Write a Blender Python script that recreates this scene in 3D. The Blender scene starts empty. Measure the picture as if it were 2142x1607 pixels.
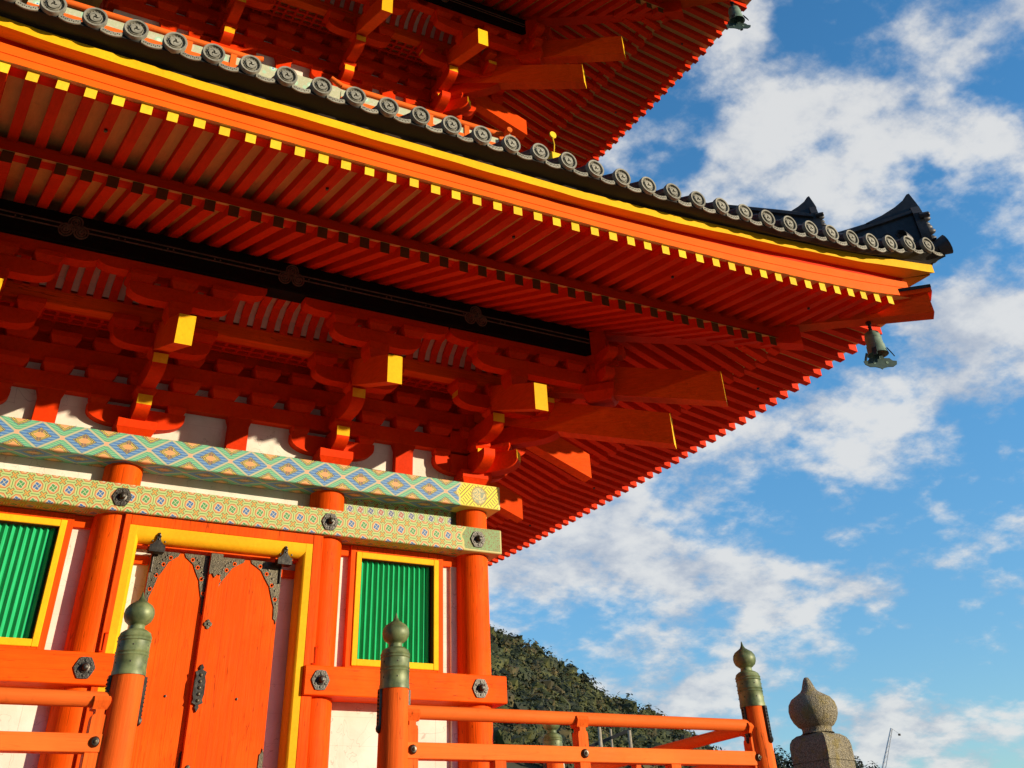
import bpy, bmesh, math, random
from mathutils import Vector, Matrix
R = math.radians
random.seed(7)
SC = bpy.context.scene
COL = SC.collection

# ------------------------------------------------------------------ camera, sky, sun, exposure
cam_d = bpy.data.cameras.new("camera")
cam = bpy.data.objects.new("camera", cam_d)
COL.objects.link(cam)
_f, _p, _r, _y = 2072.242, R(42.102), R(-3.704), R(32.186)
_fh = Vector((math.sin(_y), math.cos(_y), 0)); _rt = Vector((math.cos(_y), -math.sin(_y), 0)); _up = Vector((0, 0, 1))
_F = _fh * math.cos(_p) + _up * math.sin(_p)
_u = -_fh * math.sin(_p) + _up * math.cos(_p)
_Rr = _rt * math.cos(_r) + _u * math.sin(_r)
_U = -_rt * math.sin(_r) + _u * math.cos(_r)
cam.matrix_world = Matrix(((_Rr.x, _U.x, -_F.x, -2.973), (_Rr.y, _U.y, -_F.y, -13.712), (_Rr.z, _U.z, -_F.z, 1.6), (0, 0, 0, 1)))
cam_d.sensor_width = 36.0
cam_d.lens = 36.0 * _f / 2142.0
cam_d.shift_y = -(803.5 - 98.57) / 2142.0
cam_d.clip_start = 0.1
cam_d.clip_end = 5000
SC.camera = cam

SUN_AZ = R(42.8)          # from the facade normal (-Y) towards +X
SUN_EL = R(9.9)
S = Vector((math.cos(SUN_EL) * math.sin(SUN_AZ), -math.cos(SUN_EL) * math.cos(SUN_AZ), math.sin(SUN_EL)))
sun_d = bpy.data.lights.new("sun", 'SUN')
sun_d.energy = 5.0
sun_d.angle = R(0.5)
sun_d.color = (1.0, 0.82, 0.58)
sun = bpy.data.objects.new("sun", sun_d)
COL.objects.link(sun)
sun.rotation_euler = S.to_track_quat('Z', 'Y').to_euler()
sun.location = (20, -20, 30)
SC.view_settings.view_transform = 'Standard'
SC.view_settings.look = 'None'
SC.view_settings.exposure = 0.36
SC.view_settings.gamma = 1.0


class E:
    """A shader value with operators: a socket or a number."""
    nt = None

    def __init__(self, s): self.s = s

    @staticmethod
    def m(op, *a):
        n = E.nt.nodes.new('ShaderNodeMath'); n.operation = op
        for i, x in enumerate(a):
            x = x.s if isinstance(x, E) else x
            if isinstance(x, (int, float)): n.inputs[i].default_value = x
            else: E.nt.links.new(x, n.inputs[i])
        return E(n.outputs[0])

    def __add__(self, o): return E.m('ADD', self, o)
    def __radd__(self, o): return E.m('ADD', o, self)
    def __sub__(self, o): return E.m('SUBTRACT', self, o)
    def __rsub__(self, o): return E.m('SUBTRACT', o, self)
    def __mul__(self, o): return E.m('MULTIPLY', self, o)
    def __rmul__(self, o): return E.m('MULTIPLY', o, self)
    def __truediv__(self, o): return E.m('DIVIDE', self, o)
    def __lt__(self, o): return E.m('LESS_THAN', self, o)
    def __gt__(self, o): return E.m('GREATER_THAN', self, o)
    def abs(self): return E.m('ABSOLUTE', self)
    def frac(self): return E.m('FRACT', self)
    def floor(self): return E.m('FLOOR', self)
    def min(self, o): return E.m('MINIMUM', self, o)
    def max(self, o): return E.m('MAXIMUM', self, o)
    def sin(self): return E.m('SINE', self)
    def sqrt(self): return E.m('SQRT', self)
    def pow(self, o): return E.m('POWER', self, o)
    def clamp(self):
        r = E.m('ADD', self, 0.0); r.s.node.use_clamp = True
        return r

    def ramp(self, a, b):
        n = E.nt.nodes.new('ShaderNodeMapRange'); n.interpolation_type = 'SMOOTHSTEP'
        E.nt.links.new(self.s, n.inputs[0]); n.inputs[1].default_value = a; n.inputs[2].default_value = b
        return E(n.outputs[0])


def mixc(fac, a, b, mode='MIX'):
    n = E.nt.nodes.new('ShaderNodeMix'); n.data_type = 'RGBA'; n.blend_type = mode
    fac = fac.s if isinstance(fac, E) else fac
    if isinstance(fac, (int, float)): n.inputs[0].default_value = fac
    else: E.nt.links.new(fac, n.inputs[0])
    for i, x in ((6, a), (7, b)):
        if isinstance(x, tuple): n.inputs[i].default_value = (*x[:3], 1)
        else: E.nt.links.new(x, n.inputs[i])
    return n.outputs[2]


def noise(vec, scale, detail=3, rough=.5, dist=0.0, col=False):
    n = E.nt.nodes.new('ShaderNodeTexNoise')
    n.inputs['Scale'].default_value = scale; n.inputs['Detail'].default_value = detail
    n.inputs['Roughness'].default_value = rough; n.inputs['Distortion'].default_value = dist
    if vec is not None: E.nt.links.new(vec, n.inputs['Vector'])
    return n.outputs['Color'] if col else E(n.outputs['Fac'])


def mapping(vec, scale=(1, 1, 1), loc=(0, 0, 0)):
    n = E.nt.nodes.new('ShaderNodeMapping')
    n.inputs['Scale'].default_value = scale; n.inputs['Location'].default_value = loc
    E.nt.links.new(vec, n.inputs['Vector'])
    return n.outputs[0]


def combine(x, y, z):
    n = E.nt.nodes.new('ShaderNodeCombineXYZ')
    for i, a in enumerate((x, y, z)):
        a = a.s if isinstance(a, E) else a
        if isinstance(a, (int, float)): n.inputs[i].default_value = a
        else: E.nt.links.new(a, n.inputs[i])
    return n.outputs[0]


def sep(vec):
    n = E.nt.nodes.new('ShaderNodeSeparateXYZ'); E.nt.links.new(vec, n.inputs[0])
    return E(n.outputs[0]), E(n.outputs[1]), E(n.outputs[2])


SKYSAT, SKYVAL, CLA, CLB = 1.24, 2.2, (3.9, 4.4, 5.3), (7.2, 7.2, 7.1)
CLOUDBANKS = [(.72, .60, .13, .10, .10), (.65, .69, .035, .03, -.2), (.64, .49, .04, .035, -.25), (.89, .55, .035, .03, -.18), (.89, .43, .045, .035, -.16), (1.10, .72, .13, .08, .10),
              (1.03, .81, .05, .03, -.2), (1.08, .98, .12, .08, .06), (.95, 1.42, .16, .20, .11), (1.40, 1.18, .14, .15, -.16), (1.75, 1.25, .22, .2, -.2), (1.16, 1.16, .06, .06, -.1)]
# ---- world: Nishita sky with clouds drawn in sky directions
world = bpy.data.worlds.new("World"); SC.world = world; world.use_nodes = True
nt = world.node_tree; E.nt = nt
bg = nt.nodes['Background']
sky = nt.nodes.new('ShaderNodeTexSky'); sky.sky_type = 'NISHITA'; sky.sun_disc = False
sky.sun_elevation = SUN_EL
sky.sun_rotation = math.pi - SUN_AZ      # measured from +Y, clockwise
sky.air_density = 1.0; sky.dust_density = 0.05; sky.ozone_density = 2.2
tcw = nt.nodes.new('ShaderNodeTexCoord')
dx, dy, dz = sep(tcw.outputs['Generated'])
h = (dz + 0.30).max(0.08)
cv = combine(dx / h, dy / h, 0.0)
w1 = noise(cv, 7.0, 4, .6); w2 = noise(mapping(cv, (1, 1, 1), (5, 5, 5)), 7.0, 4, .6)
cx_, cy_ = dx / h + (w1 - .5) * .22, dy / h + (w2 - .5) * .22
# cloud banks: centre and size on the cloud layer, and how much cover they bring (negative: clear patches)
BANKS = CLOUDBANKS
bias = None
for (bx, by, sx, sy, w) in BANKS:
    qx, qy = (cx_ - bx) / sx, (cy_ - by) / sy
    g = E.m('EXPONENT', (qx * qx + qy * qy) * -1.0) * w
    bias = g if bias is None else bias + g
big = noise(cv, 4.0, 9, .56, .12)
fine = noise(mapping(cv, (1, 1, 1), (3.1, 1.7, 0.4)), 13.0, 8, .60, .0)
cover = big * .74 + fine * .42 + bias * .72 - .062
CLOUD = cover.ramp(.43, .60)
thin = noise(mapping(cv, (1, 1, 1), (9.0, 2.0, 0)), 4.5, 6, .6, .2)
shade = (thin * .5 + fine * .35 + cover * .3).ramp(.46, .68)
hs = nt.nodes.new('ShaderNodeHueSaturation'); hs.inputs['Saturation'].default_value = SKYSAT
hs.inputs['Value'].default_value = SKYVAL
nt.links.new(sky.outputs[0], hs.inputs['Color'])
grad = dz.ramp(.02, .45)
skyb = mixc(1.0, hs.outputs[0], mixc(grad, (.62, .72, .86), (.92, 1.06, 1.12)), 'MULTIPLY')
cl = mixc(shade, CLA, CLB)
skyc = mixc(CLOUD * .9 * (dy * .6 + dx * .8 + .75).ramp(.3, .8), skyb, cl)
nt.links.new(skyc, bg.inputs['Color'])
bg.inputs['Strength'].default_value = 0.085


# ------------------------------------------------------------------ materials
def new_mat(name):
    m = bpy.data.materials.new(name); m.use_nodes = True
    E.nt = m.node_tree
    b = m.node_tree.nodes['Principled BSDF']
    tc = m.node_tree.nodes.new('ShaderNodeTexCoord')
    return m, b, tc.outputs['Object']


def setcol(b, c):
    if isinstance(c, tuple): b.inputs['Base Color'].default_value = (*c[:3], 1)
    else: E.nt.links.new(c, b.inputs['Base Color'])


def bump(b, hgt, strength=.2, dist=.01):
    n = E.nt.nodes.new('ShaderNodeBump'); n.inputs['Strength'].default_value = strength
    n.inputs['Distance'].default_value = dist
    E.nt.links.new(hgt.s, n.inputs['Height']); E.nt.links.new(n.outputs[0], b.inputs['Normal'])


def painted(name, col, grain=(14, 14, .7), var=.22, rough=.55, bmp=.35, crack=0.0, wear=.3, seam=0):
    """Brushed paint on timber: grain, brush streaks, sun-faded and grimy patches, hairline checks; varies a little from piece to piece."""
    m, b, oc = new_mat(name)
    oi = E.nt.nodes.new('ShaderNodeObjectInfo'); rnd_ = E(oi.outputs['Random'])
    ox = sep(oc)[0]
    off = E.nt.nodes.new('ShaderNodeVectorMath'); off.operation = 'ADD'
    E.nt.links.new(oc, off.inputs[0]); E.nt.links.new(combine(rnd_ * 7.0, rnd_ * 3.0, rnd_ * 5.0), off.inputs[1])
    oc = off.outputs[0]
    g = noise(mapping(oc, grain), 3.0, 5, .6)
    blot = noise(oc, 1.5, 4, .55)
    fine = noise(mapping(oc, tuple(k * 3 for k in grain)), 6.0, 2, .5)
    spots = noise(oc, 9.0, 5, .65)
    k = (g * .6 + blot * .5 + fine * .25).ramp(.35, 1.0)
    dark = tuple(c * (1 - var) for c in col); lite = tuple(min(1, c * (1 + var * .5) + .0005) for c in col)
    c = mixc(k, dark, lite)
    fade = tuple(min(1, q) for q in (col[0] * 1.04, col[1] * 1.35 + .012, col[2] * 1.5 + .002))
    c = mixc(blot.ramp(.52, .72) * wear, c, fade)
    c = mixc(spots.ramp(.60, .74) * (wear * .9), c, (col[0] * .45, col[1] * .42, col[2] * .5 + .002))
    c = mixc(1.0, c, combine(rnd_ * .16 + .90, rnd_ * .22 + .87, rnd_ * .2 + .9), 'MULTIPLY')
    if crack:
        ln = noise(mapping(oc, tuple(q * .8 for q in grain)), 2.2, 2, .4)
        line = ((ln - .5).abs() < .007) * (blot > .46)
        c = mixc(line * crack, c, tuple(q * .30 for q in col))
    if seam:
        c = mixc((((ox / seam + .13).frac() - .5).abs() < .007) * .8, c, (col[0] * .3, col[1] * .25, 0))
    setcol(b, c)
    E.nt.links.new((spots * .25 + (rough - .1)).s, b.inputs['Roughness']); b.inputs['Specular IOR Level'].default_value = .06
    bump(b, g * .7 + fine * .4 + spots * .3, bmp, .006)
    return m


GX, GY, GZ, GA = (.6, 13, 13), (13, .6, 13), (13, 13, .6), (9, 9, 9)
ORANGE = (.82, .090, .002)
DEEP = (.74, .034, .001)
M = {}
M['orange_x'] = painted('vermilion_paint_long', ORANGE, GX, var=.3, crack=.6, bmp=.6, wear=.4)
M['orange_y'] = painted('vermilion_paint_deep', ORANGE, GY)
M['orange_z'] = painted('vermilion_paint_upright', ORANGE, GZ, var=.34, crack=.6, bmp=.7, wear=.4)
M['door_wood'] = painted('vermilion_door_planks', (.84, .095, .002), GZ, var=.26, crack=.6, bmp=.6, wear=.35, seam=.197)
M['orange_a'] = painted('vermilion_paint', (.70, .038, .001), GA, bmp=.35, wear=.35)
M['red_x'] = painted('deep_vermilion_long', DEEP, GX)
M['red_y'] = painted('deep_vermilion_deep', DEEP, GY)
M['rail'] = painted('faded_vermilion_rail', (.84, .155, .022), GX, .16, .6, crack=.2)
M['rail_z'] = painted('faded_vermilion_post', (.82, .125, .014), GZ, .3, .6, crack=.8, bmp=.6)
M['yellow'] = painted('ochre_yellow_paint', (.86, .47, .012), GA, .16, .55)
M['soffit_bounce'] = painted('bounce_tinted_soffit', (.88, .30, .008), GX, .2)  # underside of the yellow trim, shade and red bounce light put into the colour
M['gold'] = painted('bright_yellow_paint', (.88, .56, .03), GA, .18, .5)
M['adze'] = painted('adzed_vermilion_beam', (.80, .075, .002), (2.2, 2.2, 16), .25, .6, 1.0)
M['fascia'] = painted('fascia_orange', (.84, .135, .008), GX, .14)
M['tip_shade'] = painted('shaded_rafter_end', (.15, .05, .012), GA, .3)  # base rafter ends, the deep eave shade put into their colour
M['reveal_shade'] = painted('painted_reveal_shade', (.10, .03, .008), GZ, .3)  # shade inside the window opening put into the colour
M['cove'] = painted('cove_board', (.60, .44, .32), GA, .2, .7)
M['cream'] = painted('soffit_board', (.72, .40, .12), GY, .2, .7)
M['lacquer'] = painted('black_lacquer', (.010, .007, .006), GX, .3, .45)


def plaster():
    m, b, oc = new_mat('white_plaster')
    n = noise(oc, 2.5, 5, .6); f = noise(oc, 60, 2, .5)
    x, y, z = sep(oc)
    seam = ((z / .235 + .31).frac() - .5).abs() < .006
    c = mixc(n.ramp(.3, .75), (.66, .61, .52), (.80, .77, .70))
    st = noise(mapping(oc, (3, 3, .5)), 2.0, 5, .6)
    c = mixc(st.ramp(.56, .74) * .35, c, (.50, .43, .33))
    ck = noise(oc, 2.6, 3, .6, .6)
    c = mixc(((ck - .5).abs() < .0025) * .5, c, (.30, .26, .21))
    c = mixc(seam * .35, c, (.35, .31, .26))
    setcol(b, c); b.inputs['Roughness'].default_value = .85
    bump(b, f + n, .15, .004)
    return m


M['white'] = plaster()


def slat_green():
    m, b, oc = new_mat('green_slat_paint')
    g = noise(mapping(oc, (20, 20, 1)), 3, 4, .55)
    setcol(b, mixc(g.ramp(.3, .7), (.006, .33, .11), (.018, .50, .19)))
    b.inputs['Roughness'].default_value = .45
    bump(b, g, .2, .004)
    return m


M['green'] = slat_green()


def metal(name, c0, c1, rough, metallic, sc=30, bm=.4):
    m, b, oc = new_mat(name)
    n = noise(oc, sc, 4, .6); n2 = noise(oc, sc * .2, 3, .5)
    oi = E.nt.nodes.new('ShaderNodeObjectInfo'); rv = E(oi.outputs['Random']) * .34 + .80
    n3 = noise(oc, sc * .45, 5, .65)
    cc = mixc((n * .5 + n2 * .35 + n3 * .3).ramp(.38, .78), c0, c1)
    setcol(b, mixc(1.0, cc, combine(rv, rv, rv), 'MULTIPLY'))
    b.inputs['Roughness'].default_value = rough; b.inputs['Metallic'].default_value = metallic
    bump(b, n, bm, .004)
    return m


M['black_metal'] = metal('black_iron', (.012, .011, .010), (.07, .062, .05), .35, .6)
M['bosslite'] = metal('purlin_metalwork', (.10, .065, .035), (.26, .17, .10), .5, .2, 40, .5)
M['boss'] = metal('dark_iron_boss', (.015, .014, .013), (.085, .08, .07), .38, .55, 70, .8)
M['plate'] = metal('engraved_bronze_plate', (.03, .026, .016), (.095, .08, .048), .4, .5, 90, .9)
M['bronze'] = metal('green_bronze', (.022, .05, .018), (.29, .35, .15), .5, .12, 8, .25)
M['verdigris'] = metal('pale_verdigris', (.10, .19, .14), (.25, .36, .29), .7, .1, 14, .15)
M['bell_dark'] = metal('dark_verdigris', (.015, .045, .04), (.05, .10, .09), .55, .2, 14, .2)
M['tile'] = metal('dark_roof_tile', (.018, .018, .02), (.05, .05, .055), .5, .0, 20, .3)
M['tile_shade'] = metal('shaded_tile_underside', (.003, .003, .003), (.008, .007, .007), .8, .0, 20, .3)  # roof tile with the shade below the eave edge put into its colour
M['tile_face'] = metal('grey_tile_face', (.17, .165, .13), (.30, .29, .23), .7, .0, 25, .35)
M['tile_field_shade'] = metal('shaded_tile_hollow', (.10, .097, .078), (.20, .19, .15), .8, .0, 25, .3)  # sunken disc field, relief shading put into the darker colour
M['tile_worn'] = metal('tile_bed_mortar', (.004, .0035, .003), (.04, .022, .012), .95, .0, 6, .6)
M['steel'] = metal('painted_steel', (.45, .46, .48), (.6, .6, .62), .5, .2)
M['old_wood'] = metal('weathered_wood', (.22, .19, .14), (.40, .35, .27), .9, 0, 8)
M['dark_roof'] = metal('dark_shingle', (.02, .02, .02), (.05, .045, .04), .9, 0, 8)


def brocade_diamond():
    """Upper beam: lattice of blue diamonds on green with orange flowers; gold hatch at its ends."""
    m, b, oc = new_mat('diamond_brocade_paint')
    x, y, z = sep(oc)
    v = (z - 5.49) / .26 - (y + 3.12).max(0.0) / .26
    u = (x + .75) / .421 + 20.5
    fu = u.frac() - .5
    vv = (v - .5 + .5).abs()
    fv = (v + 10.5).frac() - .5
    d = fu.abs() * 2 + fv.abs() * 2
    dd = 2.0 - d
    n = noise(oc, 30, 3, .6)
    stripe = (((fu.abs() * 1.2 + fv * 3.2) * 26.0).sin() * .5 + .5)
    stripe2 = ((fv * 62.0).sin() * .5 + .5)
    blue = mixc(stripe2.ramp(.55, .98) * .6, (.035, .19, .60), (.30, .52, .66))
    green = mixc(stripe.ramp(.4, .95) * .7, (.07, .44, .27), (.34, .62, .38))
    c = mixc(d.ramp(.98, 1.02), blue, green)
    edge = (d - 1.0).abs()
    c = mixc((edge < .10) * .8, c, (.36, .52, .36))
    c = mixc((edge < .14) * (edge > .115) * .8, c, (.03, .10, .16))
    c = mixc((edge < .035) * .8, c, (.76, .46, .30))
    k = .02 * ((E.m('ARCTAN2', fv, fu) * 8.0).sin())
    for q, off in ((d, 0), (dd, 1)):
        w = q + (noise(oc, 45, 2, .5) - .5) * .18
        c = mixc(w < .56, c, (.04, .10, .22))
        c = mixc(w < .50, c, (.88, .66, .02))
        c = mixc(((w - .44).abs() < .035), c, (.05, .06, .10))
        c = mixc(w < .33, c, (.76, .60, .22))
        c = mixc(((w - .33).abs() < .03), c, (.12, .09, .05))
        c = mixc(w < .27, c, (.80, .36, .14))
    pet = ((fu.abs() * 2 - .06).abs() < .05) * ((fv.abs() * 2 - .30).abs() < .12)
    c = mixc(pet, c, (.20, .12, .10))
    cr = ((fu.abs() - .5).abs() * 2).max(fv.abs() * 1.3)
    c = mixc(cr < .10, c, (.80, .42, .28))
    # gold ends
    ex = x.abs()
    a1 = (ex - fv.abs() * .10 + (fv * 12.0).sin() * .012)
    gold = a1 > 2.56
    p, q = (x + z) * 11.0, (x - z) * 11.0
    maze = (((p.floor() * 2.0 + q.floor()) * .5).frac() > .25)
    h1 = ((p * 2.0).frac() - .5).abs() < .2
    h2 = ((q * 2.0).frac() - .5).abs() < .2
    hatch = maze * h1 + (1 - maze) * h2
    gc = mixc(hatch, (.98, .82, .015), (.30, .23, .01))
    mx, mz = ex - 2.84, z - 5.49
    r = (mx * mx + mz * mz).sqrt()
    sw = noise(mapping(oc, (1, 1, 1)), 26, 3, .6, 1.5)
    med = mixc(sw.ramp(.46, .52), (.80, .62, .25), (.25, .33, .25))
    gc = mixc(r < .095, gc, med)
    gc = mixc((r - .095).abs() < .009, gc, (.38, .30, .08))
    gc = mixc(((v.abs() - .46).abs() < .02).max if False else ((v.abs()) > .455), gc, (.86, .72, .12))
    gc = mixc(ex > 3.095, gc, (.86, .74, .2))
    c = mixc(gold, c, gc)
    c = mixc(((a1 - 2.56).abs() < .012), c, (.75, .62, .2))
    c = mixc(n * .18, c, (.30, .28, .22))
    c = mixc(1.0, c, (.86, .90, .84), 'MULTIPLY')
    setcol(b, c); b.inputs['Roughness'].default_value = .6
    return m


def brocade_octagon(name='octagon_brocade_paint', per=.145, zc=5.02, ends=True, pale=False):
    m, b, oc = new_mat(name)
    x, y, z = sep(oc)
    v = (z - zc) / per - (y + 3.12).max(0.0) / per
    u = x / per + .21
    iu = (u + .5).floor(); iv = (v + 20.5).floor()
    fu = (u + .5).frac() - .5; fv = (v + 20.5).frac() - .5
    a, c_ = fu.abs(), fv.abs()
    octd = a.max(c_).max((a + c_) * .72)
    r = (fu * fu + fv * fv).sqrt()
    par = ((iu + iv) * .5).frac() > .25
    peach = (.84, .47, .20) if not pale else (.80, .80, .72)
    c = mixc(octd < .43, (.40, .66, .26), peach)
    c = mixc((octd - .335).abs() < .03, c, (.62, .20, .08) if not pale else (.10, .25, .16))
    c = mixc((octd - .40).abs() < .03, c, (.60, .74, .34))
    fl = mixc(par, (.05, .38, .10), (.03, .17, .60)) if not pale else mixc(par, (.55, .10, .10), (.08, .12, .45))
    pt = (E.m('ARCTAN2', fv, fu) * 4.0).sin() * .03
    c = mixc(r < (pt + .25), c, (.80, .80, .70) if not pale else (.25, .25, .3))
    c = mixc(r < (pt + .215), c, fl)
    xl = ((a - c_).abs() < .022) * (r < .21)
    c = mixc(xl, c, (.72, .74, .66))
    c = mixc(r < .035, c, (.80, .70, .45))
    # bars between octagons
    bar = ((a - .5).abs() < .062) * (c_ < .30)
    bar2 = ((c_ - .5).abs() < .055) * (a < .30)
    c = mixc(bar.max(bar2), c, (.84, .80, .36))
    bar3 = ((a - .5).abs() < .028) * (c_ < .27)
    bar4 = ((c_ - .5).abs() < .028) * (a < .27)
    c = mixc(bar3.max(bar4), c, (.03, .34, .09))
    # crosses at the corners
    ca, cb = (a - .5).abs(), (c_ - .5).abs()
    p, q = (ca + cb), (ca - cb).abs()
    plus = (p.max(q) < .20) * (p.min(q) < .09) if False else (((ca - cb).abs() < .105) * ((ca + cb) < .36))
    plus_in = ((ca - cb).abs() < .06) * ((ca + cb) < .29)
    c = mixc(plus, c, (.30, .10, .03) if not pale else (.5, .08, .05))
    c = mixc(plus_in, c, (.80, .50, .10) if not pale else mixc(par, (.7, .55, .1), (.55, .08, .05)))
    c = mixc((ca + cb) < .05, c, (.70, .28, .06))
    if ends:
        ex = x.abs()
        vz = (z - zc) / .25
        a1 = ex + vz.abs() * -.10 + (vz * 12.0).sin() * .01
        sc = noise(oc, 24, 2, .45, 2.2)
        ec = mixc(((sc - .5).abs() < .04), (.22, .46, .20), (.26, .12, .02))
        ec = mixc(vz.abs() > .455, ec, (.72, .66, .30))
        ec = mixc(ex > 3.1, ec, (.72, .66, .30))
        c = mixc(a1 > 2.60, c, ec)
        c = mixc((a1 - 2.60).abs() < .012, c, (.74, .66, .24))
    n = noise(oc, 26, 3, .6)
    c = mixc(n * .15, c, (.3, .28, .2))
    c = mixc(1.0, c, (.72, .74, .62), 'MULTIPLY')
    setcol(b, c); b.inputs['Roughness'].default_value = .6
    return m


M['diamond'] = brocade_diamond()
M['octagon'] = brocade_octagon()
M['panel_pat'] = brocade_octagon('painted_panel', .125, 5.25, False, True)


def upper_brocade():
    m, b, oc = new_mat('pale_flower_brocade_paint')
    x, y, z = sep(oc)
    vo = E.nt.nodes.new('ShaderNodeTexVoronoi'); vo.inputs['Scale'].default_value = 6.0
    E.nt.links.new(oc, vo.inputs['Vector'])
    d = E(vo.outputs['Distance'])
    n = noise(oc, 22, 3, .6, 1.0)
    c = mixc(n.ramp(.5, .62), (.42, .47, .32), (.50, .52, .40))
    c = mixc(d < .33, c, (.35, .58, .42))
    c = mixc(d < .20, c, (.55, .72, .62))
    c = mixc(d < .09, c, (.10, .30, .55))
    setcol(b, c); b.inputs['Roughness'].default_value = .6
    return m


M['upper_pat'] = upper_brocade()


def stone():
    m, b, oc = new_mat('speckled_granite')
    n = noise(oc, 190, 2, .6); k = noise(oc, 12, 4, .6); p = noise(oc, 60, 3, .7)
    c = mixc(n.ramp(.36, .66), (.20, .175, .125), (.62, .55, .38))
    c = mixc((k.ramp(.48, .64)) * .7, c, (.42, .33, .10))
    c = mixc((k.ramp(.36, .28)) * .6, c, (.10, .09, .075))
    setcol(b, c); b.inputs['Roughness'].default_value = .95
    bump(b, n + p * 1.2 + k * 1.5, 1.0, .03)
    return m


M['stone'] = stone()


def ground_mat():
    m, b, oc = new_mat('gravel_ground')
    n = noise(oc, 30, 4, .6); k = noise(oc, .6, 3, .5)
    setcol(b, mixc((n * .6 + k * .5).ramp(.35, .8), (.15, .13, .10), (.27, .235, .19)))
    b.inputs['Roughness'].default_value = .95
    bump(b, n, .4, .02)
    return m


M['ground'] = ground_mat()


def leaf_mat(name, a, b_, c_, sc):
    m, b, oc = new_mat(name)
    n = noise(oc, sc, 2, .5); k = noise(oc, sc * 12, 2, .5)
    c = mixc(n.ramp(.36, .6), a, b_)
    c = mixc(k.ramp(.55, .72) * .55, c, c_)
    setcol(b, c); b.inputs['Roughness'].default_value = .8
    return m


M['leaf'] = leaf_mat('hillside_foliage', (.016, .027, .004), (.066, .072, .010), (.09, .072, .015), .5)
M['leaf_dark'] = leaf_mat('dark_evergreen', (.008, .016, .004), (.03, .042, .008), (.05, .045, .012), .5)
M['leaf_warm'] = leaf_mat('olive_brown_foliage', (.03, .027, .007), (.09, .068, .014), (.12, .08, .024), .5)
M['pine'] = leaf_mat('dark_pine_needles', (.012, .022, .010), (.03, .04, .014), (.04, .04, .02), .3)
M['bark'] = metal('bark', (.05, .035, .02), (.12, .09, .06), .9, 0, 6)
M['earth'] = metal('hill_earth', (.02, .024, .01), (.05, .045, .02), .95, 0, .3)


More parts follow.
